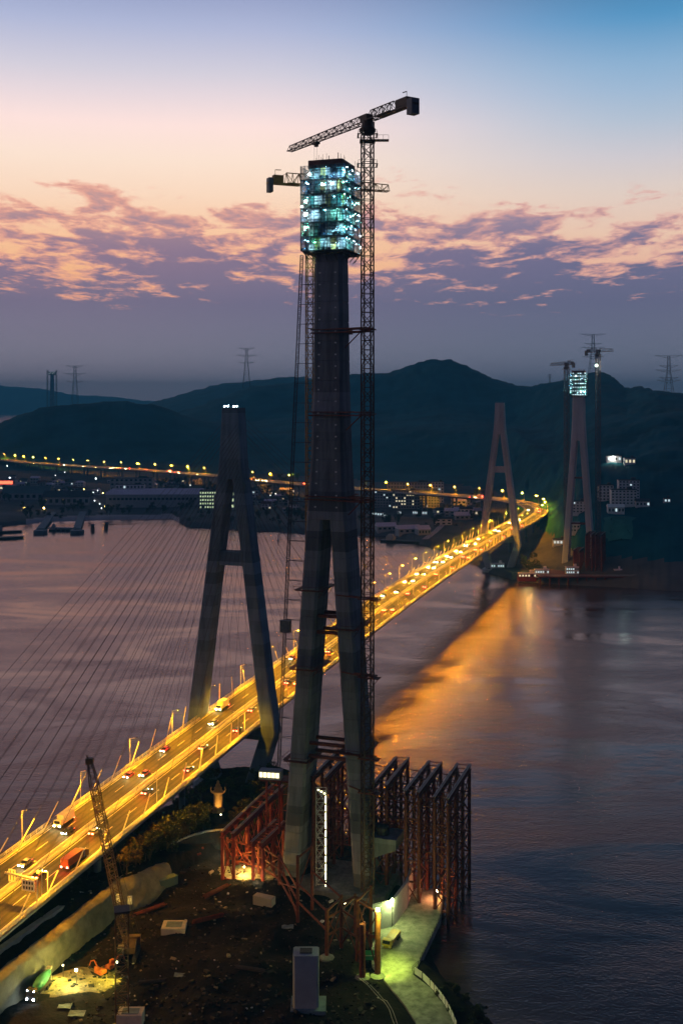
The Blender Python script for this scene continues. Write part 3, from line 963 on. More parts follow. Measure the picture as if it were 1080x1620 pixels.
def pylon(s0):
    base = on(s0, 0); base.z = 0; CM = 'old_concrete' if s0 < 100 else 'far_lit_concrete'
    u0 = 1.0
    half = lambda z: 15.6 - 0.129 * (z - 27)
    py_ = MB()
    py_.rings(column_rings(base, [(122.5, u0, 5.6, 3.5), (131, u0, 4.75, 3.5), (150.5, u0, 3.7, 3.4)], 0.5))
    py = py_.build('pylon', CM, bridge)
    for sg in (-1, 1):
        mb = MB()
        secs = [(-2, u0 + sg * 7.5, 3.2, 3.6), (24, u0 + sg * 15.9, 3.0, 3.6), (27, u0 + sg * half(27), 2.9, 3.6)]
        secs += [(z, u0 + sg * half(z), 2.9 - 0.5 * (z - 27) / 100, 3.6) for z in (50, 75, 100, 122.4)]
        mb.rings(column_rings(base, secs, 0.5)); mb.build('leg', CM, py)
    mb = MB(); hw = half(91) - 2.4
    mb.rings([[uvz(base, u0 - hw, v, z) for v, z in ((-2.9, 88.5), (2.9, 88.5), (2.9, 93.8), (-2.9, 93.8))],
              [uvz(base, u0 + hw, v, z) for v, z in ((-2.9, 88.5), (2.9, 88.5), (2.9, 93.8), (-2.9, 93.8))]])
    mb.build('crossbeam', CM, py)
    mb = MB(); zl = zroad(s0) - 3.1
    mb.rings([[uvz(base, u0 + sg * 13, v, z) for v, z in ((-2.6, zl - 3.4), (2.6, zl - 3.4), (2.6, zl), (-2.6, zl))] for sg in (-1, 1)])
    mb.build('crossbeam', CM, py)
    mb = MB(); mb.rings([[uvz(base, u0 + a, b, z) for a, b in chamfer(15, 9, 3)] for z in (-3, 2.6)]); mb.build('pile_cap', CM, py)
    lamps_ = []
    for u in (-2.6, -1.3, 1.2, 2.5):
        mb = MB(); mb.box(uvz(base, u0 + u, -2.6, 151.1), (0.3, 0.3, 0.34), -ANG); lamps_.append(mb.build('beacon', 'flood_white' if s0 < 100 else 'galvanised', py))
    # stays
    half_a = lambda z: u0
    for side in (-1, 1):
        for dr in (-1, 1):
            for k in range(20):
                za = 103 + 43.5 * (k / 19) ** 0.85
                off = 0.6 if za > 124 else half(za) + 0.4
                ua = u0 + side * (max(2.2, half(za)) + 1.0)
                sa = s0 + dr * (17 + 13.2 * k)
                if sa < -262 or sa > S_BR - 2: continue
                top = Vector(uvz(base, ua, dr * 3.2, za))
                ft = on(sa, side * 13.0, 0.15)
                mb = MB(); mb.bar(ft, top, 0.055, 4, cap=False)
                cab = mb.build('stay_cable', 'cable', bridge)
                dd = (top - ft).normalized()
                mb = MB(); mb.bar(ft, ft + dd * 8.5, 0.17, 6); mb.build('sleeve', 'cable_sleeve', cab)


pylon(0.0)
pylon(580.0)
# side-span piers of the bridge, then the viaduct's piers down to the land
for s in (-60, -115, -170):
    for u in (-8.5, 8.5):
        p = on(s, u); zb = near_ground(p.x, p.y) - 1.0
        mb = MB(); zt = p.z - 2.9
        mb.bar((p.x, p.y, max(zb, -3)), (p.x, p.y, zt), 1.1, 10); mb.build('pier', 'old_concrete', bridge)
s = S_BR + 20
while s < S_END - 30:
    p = on(s, 0); zb = far_ground(p.x, p.y) - 1.5
    if p.z - 2.6 - zb > 2:
        for u in (-4, 4):
            q = on(s, u); mb = MB(); mb.bar((q.x, q.y, zb), (q.x, q.y, q.z - 2.5), 1.2, 8); mb.build('pier', 'old_concrete', viaduct)
    s += 48

# ------------------------------------------------------------------ street lamps
def make_lamp(head):
    t_ = thing('street_lamp', 'tall galvanised street lamp', 'street lamp', (0, 0, 0), 0, 'street lamps along the bridge and viaduct')
    mb = MB(); mb.bar((0, 0, 0), (0, 0, 10.2), 0.16, 6, 0.09); mb.build('pole', 'galvanised', t_, True)
    mb = MB(); mb.bar((0, 0, 10.1), (-2.2, 0, 10.7), 0.07, 5); mb.build('arm', 'galvanised', t_, True)
    mb = MB(); mb.box((-2.6, 0, 10.75), (1.1, 0.42, 0.22)); h_ = mb.build('lamp_head', 'crane_grey', t_, True)
    mb = MB()
    if head == 'flat': mb.quad((-3.1, -0.18, 10.63), (-3.1, 0.18, 10.63), (-2.1, 0.18, 10.63), (-2.1, -0.18, 10.63)); mb.build('lens', 'sodium', h_, True)
    else:
        mb.quad((-3.1, -0.18, 10.25), (-3.1, 0.18, 10.25), (-2.1, 0.18, 10.25), (-2.1, -0.18, 10.25)); mb.build('lens', 'sodium', h_, True); mb = MB()
        mb.rings([[(-2.6 + r * math.cos(a), r * 0.6 * math.sin(a), z) for a in [k * math.pi / 4 for k in range(8)]] for r, z in ((0.30, 10.30), (0.62, 10.42), (0.66, 10.62))]); mb.build('bowl', 'sodium_bowl', h_, True)
    return t_


flat_lamp = make_lamp('flat'); bowl_lamp = make_lamp('bowl')
first = {'flat': True, 'bowl': True}


def put_lamp(kind, s, u, lab):
    src = flat_lamp if kind == 'flat' else bowl_lamp
    p, d, n = cl(s); q = on(s, u, 0.0)
    rz = math.atan2(n.y, n.x) if u > 0 else math.atan2(-n.y, -n.x)
    if first[kind]:
        first[kind] = False; src.location = q; src.rotation_euler = (0, 0, rz); src['label'] = lab; return src
    return copy_tree(src, lab, q, rz)


for u, side in ((-12.65, 'far left'), (12.65, 'near right')):
    ks = [s for s in range(-250, 760, 32)]
    for s in ks:
        s2 = s + (0 if u < 0 else 4)
        if abs(s2) < 5 or abs(s2 - 580) < 5: s2 += 8
        if s < 0:
            k = len([x for x in ks if x < 0 and x >= s]) - 1
            lab = f'street lamp on the {side} deck edge, {ORD[k]} before the near pylon'
        elif s < 580:
            k = len([x for x in ks if 0 <= x <= s]) - 1
            lab = f'street lamp on the {side} deck edge, {ORD[k]} beyond the near pylon'
        else:
            k = len([x for x in ks if 580 <= x <= s]) - 1
            lab = f'street lamp on the {side} deck edge, {ORD[k]} beyond the far pylon'
        put_lamp('flat', s2, u, lab)
k = 0; s = 785.0
while s < S_END - 40:
    q = on(s, 12.65)
    if -360 < (q.x / q.y * F) + 540 < 1090:
        put_lamp('bowl', s, 12.65, f'glowing street lamp on the viaduct, {ORD[k]} along it from the sharp bend' if k < len(ORD) else 'glowing lamp')
        k += 1
    s += 38.0 if s < 1300 else 46.0

# ------------------------------------------------------------------ lattice mast pieces shared by cranes
MASTSEC = {}


def mast_mesh(w, h, rl, rd, m):
    key = (w, h, rl, rd, m)
    if key not in MASTSEC:
        mb = MB(); lattice(mb, (0, 0, 0), (0, 0, h), w, w, 2, rl, rd, up=Vector((0, 1, 0))); MASTSEC[key] = mb.mesh('mast_section', m)
    return MASTSEC[key]


def mast(parent, x, y, z0, z1, w=2.6, h=5.6, rl=0.17, rd=0.085, m='crane_paint', rz=0.3):
    n = max(1, round((z1 - z0) / h)); hh = (z1 - z0) / n
    me = mast_mesh(w, h, rl, rd, m)
    o = ORG[parent]
    for k in range(n):
        link('mast_section', me, parent, (x - o.x, y - o.y, z0 + k * hh - o.z), (0, 0, rz), (1, 1, hh / h))


def tower_crane(label, x, y, z0, zj, jdir, jl, cl_, hook=None, m='crane_paint', w=2.6, depth=2.3, detail=True, rl=0.2, rd=0.11):
    t_ = thing('tower_crane', label, 'tower crane', (x, y, z0), 0, 'tower cranes beside the new bridge towers')
    j = Vector((jdir[0], jdir[1], 0)).normalized(); sd_ = Vector((j.y, -j.x, 0)); ang = math.atan2(j.y, j.x)
    zt = zj - 2.2
    mast(t_, x, y, z0, zt - 1.6, w, 5.6, rl, rd, m)
    c = Vector((x, y, zj))
    mb = MB(); mb.lathe([(w * .6, -3.8), (w * .85, -3.0), (w * .85, -2.2), (w * .6, -1.6), (w * .55, 0.1)], c, 12); mb.box(c + j * 0.4 + Vector((0, 0, .9)), (3.4, 2.4, 2.2), ang)
    mb.build('slewing_unit', m, t_)
    cc = c + j * 1.6 + sd_ * 2.2 + Vector((0, 0, -0.6))
    mb = MB(); mb.box(cc, (2.0, 1.5, 2.1), ang); cb = mb.build('operator_cab', m, t_)
    mb = MB(); mb.box(cc + j * 1.01 + Vector((0, 0, .2)), (0.06, 1.2, 1.2), ang); mb.build('cab_window', 'glass_dark', cb)
    for dz_ in (-4.2, -13.0):
        mb = MB()
        for a, b in ((-1, -1), (1, -1), (1, 1), (-1, 1)):
            p = Vector((x + a * w * .95, y + b * w * .95, zj + dz_)); q = Vector((x - b * w * .95, y + a * w * .95, zj + dz_))
            mb.bar(p, q, 0.09); mb.bar(p + Vector((0, 0, 1.1)), q + Vector((0, 0, 1.1)), 0.05); mb.bar(p, p + Vector((0, 0, 1.1)), 0.05)
            mb.box((p + q) / 2 + Vector((0, 0, 0)), (abs(p.x - q.x) + .5, abs(p.y - q.y) + .5, 0.12))
        mb.build('access_platform', m, t_)
    # jib: triangular lattice, deep at the root
    mb = MB()
    lattice(mb, c + j * 1.6 + Vector((0, 0, depth * .45)), c + j * jl + Vector((0, 0, depth * .36)), depth, depth * .72, int(jl / 2.4), 0.19, 0.10, tri=True)
    mb.build('jib', m, t_)
    mb = MB()
    lattice(mb, c - j * 1.6 + Vector((0, 0, depth * .6)), c - j * (cl_ * .55) + Vector((0, 0, depth * .6)), depth * 1.15, depth * 1.15, max(3, int(cl_ / 4)), 0.19, 0.11, tri=True)
    mb.box(c - j * (cl_ * .62) + Vector((0, 0, -0.1)), (cl_ * .72, 2.0, 0.55), ang)
    mb.bar(c - j * (cl_ * .55) + Vector((0, 0, depth * 1.1)), c - j * (cl_ * .93) + Vector((0, 0, 0.3)), 0.09)
    mb.build('counter_jib', m, t_)
    mb = MB(); mb.box(c - j * (cl_ * .92) + Vector((0, 0, -0.7)), (cl_ * .10, 2.6, 4.4), ang); mb.build('counterweight', 'crane_grey', t_)
    mb = MB(); mb.box(c - j * (cl_ * .74) + Vector((0, 0, 1.4)), (cl_ * .22, 2.0, 2.2), ang); mb.build('winch_house', m, t_)
    mb = MB(); p = c - j * (cl_ * .80) + Vector((0, 0, 2.4)); mb.bar(p, p + Vector((0, 0, 1.8)), 0.10); mb.bar(p + Vector((0, 0, 1.8)), p + Vector((0, 0, 1.9)) + j * 1.9, 0.16); mb.build('davit', m, t_)
    if hook:
        hl, drop = hook
        p = c + j * hl + Vector((0, 0, -0.6))
        mb = MB(); mb.box(p, (2.6, 1.8, 0.7), ang); mb.box(p - j * 0.5 + Vector((0, 0, -.7)), (1.2, .9, .9), ang); tr = mb.build('trolley', m, t_)
        mb = MB()
        for q in (-.9, .9): mb.bar(p + j * q + Vector((0, 0, -.4)), p + j * q * .5 + Vector((0, 0, -drop)), 0.035, 3, cap=False)
        mb.build('hoist_rope', 'dark_steel', tr)
        mb = MB(); mb.box(p + Vector((0, 0, -drop - .7)), (1.3, .8, 1.5), ang); mb.lathe([(0.1, -2.4), (.35, -2.2), (.3, -1.6), (.1, -1.4)], p + Vector((0, 0, -drop)), 8); mb.build('hook_block', 'orange_paint', tr)
    return t_


# ------------------------------------------------------------------ the new bridge towers
def bridge_tower(label, base, ztop, zfoot, mirror_lamps=True):
    t_ = thing('bridge_tower', label, 'bridge tower', tuple(base))
    uc = lambda z: 11.6 - (z - 8) * 0.0722
    mb = MB()
    mb.rings(column_rings(base, densify([(117.5, 0, 6.45, 5.7), (121, 0, 6.2, 5.5), (135, 0, 5.35, 4.9), (160, 0, 4.75, 4.2), (199, 0, 4.3, 3.75), (226, 0, 4.2, 3.6)] if ztop > 190
             else [(117.5, 0, 6.45, 5.7), (121, 0, 6.2, 5.5), (135, 0, 5.35, 4.9), (ztop, 0, 4.9, 4.4)], 6.0), 0.9))
    mb.build('shaft', 'concrete' if ztop > 190 else 'far_lit_concrete', t_)
    for sg in (-1, 1):
        mb = MB(); mb.rings(column_rings(base, densify([(zfoot, sg * uc(zfoot), 2.85, 5.75), (60, sg * uc(60), 2.7, 5.6), (117.4, sg * uc(117.4), 2.6, 5.6)], 6.0), 0.7))
        mb.build('leg', 'concrete' if ztop > 190 else 'far_lit_concrete', t_)
    # form ties: pale plugs in two rows up the front
    mb = MB()
    z = 100.0
    while z < min(ztop, 197) - 2:
        hv = float(np.interp(z, [117, 121, 135, 160, 199], [5.7, 5.5, 4.9, 4.2, 3.75])); hu = float(np.interp(z, [100, 121, 135, 160, 199], [2.4, 3.4, 3.0, 2.7, 2.4]))
        if z > 119:
            for u in (-hu, hu): mb.box(uvz(base, u, -hv - .03, z), (.55, .08, .4), -ANG)
        z += 3.55
    tag(mb.build('tie_plug', 'galvanised', t_), kind='stuff')
    # struts between the legs
    for z in (45, 49, 83, 88) if ztop > 190 else (45, 85):
        u = uc(z) - 2.6
        for v in (-3.2, 2.8):
            mb = MB(); mb.bar(uvz(base, -u, v, z), uvz(base, u, v, z), 0.6, 8); mb.build('strut', 'rust_steel', t_)
    mb = MB(); mb.rings([[uvz(base, a, b, z) for a, b in chamfer(19.5, 11.5, 2.5)] for z in (-3, 8.0)]); mb.build('pile_cap', 'concrete' if ztop > 190 else 'far_lit_concrete', t_)
    return t_


def collar(parent, base, z, u_end, v_end, hu, hv, m='rust_steel'):
    """frame round the tower with an arm to the crane mast"""
    mb = MB()
    A, B = hu + .6, hv + .6
    ring = [(-A, -B), (A, -B), (A, B), (-A, B)]
    for i in range(4):
        p, q = ring[i], ring[(i + 1) % 4]
        for dz_ in (0, 1.0): mb.bar(uvz(base, *p, z + dz_), uvz(base, *q, z + dz_), 0.2)
    for s_ in (-1.6, 1.6):
        for dz_ in (0, 1.0):
            mb.bar(uvz(base, hu * .2 + s_, -B, z + dz_), uvz(base, u_end + s_, v_end - 2, z + dz_), 0.2)
            mb.bar(uvz(base, A, -B + 3 + s_, z + dz_), uvz(base, u_end + s_, v_end + 1.6, z + dz_), 0.2)
    mb.bar(uvz(base, A, -B + 2, z - 4.5), uvz(base, u_end - 2, v_end, z), 0.18)
    for v in (-2, 2): mb.bar(uvz(base, u_end - 2, v_end + v, z + .5), uvz(base, u_end + 2, v_end + v, z + .5), 0.22)
    for u in (-2, 2): mb.bar(uvz(base, u_end + u, v_end - 2, z + .5), uvz(base, u_end + u, v_end + 2, z + .5), 0.22)
    return mb.build('tie_frame', m, parent)


def formwork(label, base, z0, z1, nlev, hu, hv, seed, floods=(), lampmats=('lamp_cyan', 'lamp_cyan', 'lamp_green'), dens=1.0, strips=False):
    rnd = random.Random(seed)
    t_ = thing('climbing_formwork', label, 'climbing formwork', uvz(base, 0, 0, z0))
    h = (z1 - z0) / nlev
    cx, cyy = uvz(base, 0, 0, 0)[:2]
    M3 = Matrix(((N2.x, D2.x, 0), (N2.y, D2.y, 0), (0, 0, 1)))
    gap_u, gap_v = 1.9, 2.1
    panel_mesh = {}

    def pmesh(net, wd):
        k = (net, round(wd, 2))
        if k not in panel_mesh:
            mb = MB(); hh = h * .99
            mb.quad((-wd * .47, 0, 0.1), (wd * .47, 0, 0.1), (wd * .47, 0, hh), (-wd * .47, 0, hh), 1)
            for x in (-.47, 0, .47): mb.bar((x * wd, 0, 0), (x * wd, 0, hh), 0.06, 4, cap=False)
            for z in (0.1, hh * .5, hh): mb.bar((-.47 * wd, 0, z), (.47 * wd, 0, z), 0.05, 4, cap=False)
            panel_mesh[k] = mb.mesh('net_panel', ['platform_board', net])
        return panel_mesh[k]
    # work lamps: a bare bulb box, or a shielded tube that throws its light on the wall behind
    lmesh = {}
    for lm in set(lampmats):
        mb = MB(); mb.box((0, 0, 0), (.30, .16, .14)); lmesh[lm] = mb.mesh('work_lamp', lm)
    for lm in ('tube_cyan', 'tube_green'):
        mb = MB(); mb.box((0, 0, .06), (1.5, .30, .06)); mb.box((0, -.14, 0), (1.5, .04, .2)); mb.quad((-.7, -.1, .02), (-.7, .12, .02), (.7, .12, .02), (.7, -.1, .02), 1); lmesh[lm] = mb.mesh('work_lamp', ['platform_board', lm])
    nu, nv = 5, 6
    for k in range(nlev):
        z = z0 + k * h
        mb = MB()
        for u, v, a, b in ((0, -hv + gap_v / 2, hu * 2, gap_v), (0, hv - gap_v / 2, hu * 2, gap_v), (-hu + gap_u / 2, 0, gap_u, hv * 2 - gap_v * 2), (hu - gap_u / 2, 0, gap_u, hv * 2 - gap_v * 2)):
            mb.box(uvz(base, u, v, z), (a, b, 0.12), M=M3)
        for su in (-1, 1):
            for sv in (-1, 1): mb.bar(uvz(base, su * (hu - .1), sv * (hv - .1), z), uvz(base, su * (hu - .1), sv * (hv - .1), z + h), 0.12)
        pf = mb.build('platform', 'platform_board', t_)
        o = ORG[pf]
        low = (k == 0)

        def panel(u, v, wd, rz, front):
            net = rnd.choices(['net_teal', 'net_blue', 'net_green', 'net_thin'], [4, 3.0, 1.6, 4.5])[0]
            p = Vector(uvz(base, u * 1.004, v * 1.004, z - .02)) - o
            link('net_panel', pmesh(net, wd), pf, p, (0, 0, -ANG + rz))

        def lamp_at(u, v, zz, on_):
            if not on_: return
            if rnd.random() < .62:
                lm = rnd.choice(('tube_cyan', 'tube_cyan', 'tube_green')); zz = z + h * rnd.choice((.9, .9, .5))
                rz_ = -ANG + (0 if abs(v) > abs(u) * hv / hu else R(90)) + (math.pi if v > hv * .7 else 0)
            else: lm = rnd.choice(lampmats); rz_ = -ANG
            link('work_lamp', lmesh[lm], pf, Vector(uvz(base, u, v, zz)) - o, (0, 0, rz_))
        for i in range(nu):
            wd = hu * 2 / nu; u = -hu + wd * (i + .5)
            panel(u, -hv, wd, 0, True); panel(u, hv, wd, 0, False)
            lamp_at(u + rnd.uniform(-.5, .5), -hv + gap_v * .45, z + h * rnd.uniform(.55, .9), rnd.random() < .85 * dens)
            lamp_at(u, hv - gap_v * .5, z + h * .8, rnd.random() < .4)
        for i in range(nv):
            wd = hv * 2 / nv; v = -hv + wd * (i + .5)
            panel(-hu, v, wd, R(90), False); panel(hu, v, wd, R(90), True)
            lamp_at(hu - gap_u * .45, v + rnd.uniform(-.5, .5), z + h * rnd.uniform(.55, .9), rnd.random() < .8 * dens)
            lamp_at(-hu + gap_u * .5, v, z + h * .8, rnd.random() < .5)
    # shutter walls behind the platforms: panels of their own with ribs
    mb = MB(); a, b = hu - gap_u - .15, hv - gap_v - .15
    wl = MB()
    wl.rings([[uvz(base, x, y, z) for x, y in ((-a, -b), (a, -b), (a, b), (-a, b))] for z in (z0 + .3, z1 - .6)])
    sh = wl.build('shutter_wall', 'formwork', t_)
    smesh = {}
    for i in range(6):
        for k in range(nlev):
            for side in range(3):
                m_ = rnd.choices(['formwork', 'form_white', 'form_teal', 'form_yellow', 'platform_board'], [3, 4.2, 1.6, 0.9, 1.2])[0]
                wd = (2 * a if side == 0 else 2 * b) / 6
                key = (m_, round(wd, 2))
                if key not in smesh:
                    pm = MB(); pm.box((0, 0, h * .5), (wd * .94, .14, h * .92))
                    for q in (-.32, 0, .32): pm.box((q * wd, -.1, h * .5), (.12, .1, h * .92))
                    smesh[key] = pm.mesh('shutter_panel', m_)
                e = -a + wd * (i + .5) if side == 0 else -b + wd * (i + .5)
                p = uvz(base, e, -b - .08, 0) if side == 0 else uvz(base, a + .08, e, 0) if side == 1 else uvz(base, -a - .08, e, 0)
                link('shutter_panel', smesh[key], t_, Vector((p[0], p[1], z0 + .25 + k * h)) - ORG[t_], (0, 0, -ANG + (0, R(90), R(-90))[side]))
    rb = MB()
    for i in range(10):
        u = -a + (2 * a) * (i + .5) / 10; rb.bar(uvz(base, u, -b - .12, z0 + .3), uvz(base, u, -b - .12, z1 - .7), 0.10, 4)
        v = -b + (2 * b) * (i + .5) / 10; rb.bar(uvz(base, a + .12, v, z0 + .3), uvz(base, a + .12, v, z1 - .7), 0.10, 4)
    for k in range(nlev * 2):
        z = z0 + (k + .5) * h / 2
        rb.bar(uvz(base, -a, -b - .25, z), uvz(base, a, -b - .25, z), 0.12, 4); rb.bar(uvz(base, a + .25, -b, z), uvz(base, a + .25, b, z), 0.12, 4)
    tag(rb.build('waler', 'dark_steel', sh), kind='stuff')
    # scattered bracing, ladders and gear between the floors
    gm = MB()
    for k in range(nlev):
        z = z0 + k * h
        for i in range(9):
            u = rnd.uniform(-hu + .4, hu - .4)
            gm.bar(uvz(base, u, -hv + .25, z), uvz(base, u + rnd.uniform(-1.6, 1.6), -hv + .35, z + h), 0.07, 4)
            if rnd.random() < .5: gm.box(uvz(base, u, -hv + rnd.uniform(.5, 1.2), z + .6), (rnd.uniform(.5, 1.2), .5, rnd.uniform(.6, 1.3)), -ANG)
            v = rnd.uniform(-hv + .4, hv - .4)
            gm.bar(uvz(base, hu - .25, v, z), uvz(base, hu - .35, v + rnd.uniform(-1.6, 1.6), z + h), 0.07, 4)
        for zz in (1.1, 1.9): gm.bar(uvz(base, -hu, -hv, z + zz), uvz(base, hu, -hv, z + zz), 0.05, 4); gm.bar(uvz(base, hu, -hv, z + zz), uvz(base, hu, hv, z + zz), 0.05, 4)
    tag(gm.build('scaffold_gear', 'dark_steel', t_), kind='stuff')
    mb = MB()
    mb.rings([[uvz(base, x, y, z) for x, y in chamfer(hu - 1.7, hv - 1.7, .4)] for z in (z1 - .5, z1 + 1.9)]); mb.build('wall_form', 'formwork_red', t_)
    rb = MB()
    for i in range(46):
        u, v = rnd.uniform(-hu + .6, hu - .6), rnd.uniform(-hv + .6, hv - .6)
        rb.bar(uvz(base, u, v, z1), uvz(base, u, v, z1 + rnd.uniform(1.5, 4.2)), 0.07 if i % 5 else 0.16, 4)
    tag(rb.build('rebar', 'rust_steel', t_), kind='stuff')
    mb = MB()
    for su in (-1, 1):
        for v in np.linspace(-hv + 1, hv - 1, 5): mb.bar(uvz(base, su * (hu - .2), v, z0), uvz(base, su * (hu - 2.6), v, z0 - 2.6), 0.14)
    for sv in (-1, 1):
        for u in np.linspace(-hu + 1, hu - 1, 5): mb.bar(uvz(base, u, sv * (hv - .2), z0), uvz(base, u, sv * (hv - 4), z0 - 2.6), 0.14)
    mb.box(uvz(base, 0, 0, z0 - .5), (hu * 2 - 1.4, hv * 2 - 1.4, 0.2), M=M3)
    mb.build('bracket', 'platform_board', t_)
    if strips:
        for k in range(nlev + 1):
            z = z0 + k * h - (.3 if k == nlev else -.45)
            for i in range(7):
                if rnd.random() < .8:
                    mb = MB(); mb.box(uvz(base, -hu + (i + .5) * hu * 2 / 7, -hv - .12, z), (hu * 2 / 7 * rnd.uniform(.3, .9), .1, rnd.uniform(.3, .7)), -ANG); mb.build('light_strip', 'band_light', t_)
    for u, v, z in floods:
        fm = MB(); fm.box((0, 0, 0), (.42, .3, .36)); f_ = link('floodlight', fm.mesh('floodlight', 'flood_white'), t_, Vector(uvz(base, u, v, z)) - ORG[t_], (0, 0, -ANG))
        f_.parent = t_
    return t_


T1 = Vector((-3, 340, 0)); T2 = Vector((207.5, 971, 0))
tw1 = bridge_tower('tall unfinished concrete bridge tower with splayed legs in front of the bridge', T1, 226, 4.0)
tw2 = bridge_tower('distant unfinished concrete bridge tower on the far right shore', T2, 165, 4.0)
formwork('teal netted climbing formwork glowing with white work lights around the tall tower top', T1, 198.6, 224.2, 6, 7.2, 8.0, 11,
         floods=[(-.2, -8.25, 218.3), (2.9, -8.25, 218.3), (-5.4, -8.25, 213.4), (-7.4, -6.5, 212.2), (-5.5, -8.25, 209.6), (-5.5, -8.25, 205.6), (7.45, 6.2, 204.4), (7.45, 6.0, 200.8), (-4.2, -8.25, 221.5)])
formwork('small bright banded climbing formwork around the distant tower top', T2, 157.2, 176.6, 6, 7.2, 7.2, 5,
         floods=[(-2, -7.4, 173.5), (2.5, -7.4, 160), (5.5, -7.4, 160)], lampmats=('lamp_cyan', 'lamp_cyan', 'lamp_green'), dens=.35, strips=True)

zt = 4.5
m1x, m1y = 7.66, 328.0
crane1 = tower_crane('tallest tower crane, right of the big tower, its jib reaching left over the top', m1x, m1y, 5.0, 236.0, (-.53, .848), 47, 25, hook=(30, 13.5), w=2.9, depth=2.5, rl=.25, rd=.13)
crane2 = tower_crane('yellow tower crane behind the big tower, counterweight showing left of the formwork', -9.93, 352.0, 2.0, 221.6, (.93, .36), 27, 14.5, m='crane_yellow', w=2.3, depth=3.0)
crane3 = tower_crane('short tower crane left of the distant formwork on the far shore', 197.5, 975.0, 5.0, 184.0, (-.35, .93), 26, 12, m='crane_grey', w=3.2, depth=3, rl=.32, rd=.17)
crane4 = tower_crane('taller tower crane right of the distant formwork, carrying a bright floodlight', 223.5, 968.0, 5.0, 195.0, (.62, -.78), 16, 14, m='crane_grey', w=3.2, depth=3, rl=.32, rd=.17)
mb = MB(); q = Vector((m1x, m1y, 230.4)); mb.box(q + Vector((3.6, 0, 0)), (5.4, 2.2, .3)); mb.box(q + Vector((0, 0, -.3)), (4.6, 4.6, .25))
for x_ in (1.8, 3.2, 4.6, 6.2): mb.bar(q + Vector((x_, -1.1, 0)), q + Vector((x_, -1.1, 1.4)), .06)
mb.bar(q + Vector((1.8, -1.1, 1.4)), q + Vector((6.2, -1.1, 1.4)), .06)
mb.build('access_platform', 'crane_paint', crane1)
for z in (174, 149, 123.5):
    hu = float(np.interp(z, [121, 135, 160, 199], [6.2, 5.35, 4.75, 4.3])); hv = float(np.interp(z, [121, 135, 160, 199], [5.5, 4.9, 4.2, 3.75]))
    collar(crane1, T1, z, 13.9, -8.0, hu, hv)
for z in (95, 72, 48, 38):
    u = 11.6 - (z - 8) * 0.0722
    mb = MB()
    for s_ in (-2.0, 2.0): mb.bar(uvz(T1, u + s_, -5.5, z), uvz(T1, 13.9 + s_, -8.2, z), 0.25)
    for v in (-10, -6.2): mb.bar(uvz(T1, 11.5, v, z), uvz(T1, 16.5, v, z), 0.25)
    for q in (11.7, 16.2): mb.bar(uvz(T1, q, -10, z), uvz(T1, q, -6.2, z), 0.25)
    mb.box(uvz(T1, 16.6, -8, z - .4), (2.2, 3.0, .2), -ANG); mb.bar(uvz(T1, 17.4, -8, z - .4), uvz(T1, 15.5, -8, z - 3), .12)
    mb.build('tie_frame', 'rust_steel', crane1)

# platforms that ring the legs
for z, side in ((96, -1), (85, 1), (72, -1), (48, 1), (44, -1)):
    u = side * (11.6 - (z - 8) * 0.0722)
    mb = MB()
    for v in (-7.0, 6.6): mb.box(uvz(T1, u, v, z), (7.6, 1.5, .2), -ANG)
    for q in (-3.8, 3.8): mb.box(uvz(T1, u + q, 0, z), (1.5, 13, .2), -ANG)
    for q in (-4.4, 4.4):
        for v in (-7.6, 7.2): mb.bar(uvz(T1, u + q, v, z), uvz(T1, u + q, v, z + 1.3), .06)
        mb.bar(uvz(T1, u + q, -7.6, z + 1.2), uvz(T1, u + q, 7.2, z + 1.2), .06)
        for v in (-5, 0, 5): mb.bar(uvz(T1, u + q, v, z), uvz(T1, u + q * .6, v, z - 2.6), .09)
    for v in (-7.6, 7.2): mb.bar(uvz(T1, u - 4.4, v, z + 1.2), uvz(T1, u + 4.4, v, z + 1.2), .06)
    mb.build('access_platform', 'rust_steel', tw1)

# ------------------------------------------------------------------ the inclined hoist up the left side
ha, hb = atY(441, 1212, 345.0), atY(477.5, 404, 344.0)
hoist = thing('construction_hoist', 'thin inclined rack hoist climbing the left side of the tall tower', 'construction hoist', tuple(ha))
nsec = 26; dv = (hb - ha) / nsec
mb = MB(); lattice(mb, (0, 0, 0), (0, 0, dv.length), 0.85, 0.85, 5, 0.09, 0.06, up=Vector((0, 1, 0))); sm = mb.mesh('mast_section', 'hoist_steel')
q = dv.to_track_quat('Z', 'Y').to_euler()
for k in range(nsec): link('mast_section', sm, hoist, dv * k, q)
for k in range(1, 25):
    p = ha + dv * (k + .5)
    z = p.z
    ul = -(11.6 - (z - 8) * 0.0722) - 2.6 if z < 118 else -float(np.interp(z, [117, 135, 160, 199], [6.4, 5.35, 4.75, 4.3]))
    e = Vector(uvz(T1, ul, -1.5, z))
    mb = MB(); mb.bar(p, e, 0.10); mb.bar(p + Vector((0, 0, .02)), Vector(uvz(T1, ul, 1.5, z)), 0.08); mb.build('wall_tie', 'hoist_steel', hoist)
cp = ha + dv * (nsec * (1212 - 989) / 808.0)
mb = MB(); mb.box(cp + Vector((0.2, -1.2, 0)), (3.2, 1.7, 3.4), -ANG)
for zz in (-1.75, 1.75): mb.box(cp + Vector((0.2, -1.2, zz)), (3.5, 2.0, .18), -ANG)
cage = mb.build('hoist_cage', 'crane_grey', hoist)
mb = MB(); mb.box(cp + Vector((0.9, -2.1, .4)), (.9, .1, .8), -ANG); mb.build('cage_window', 'window_cold', cage)

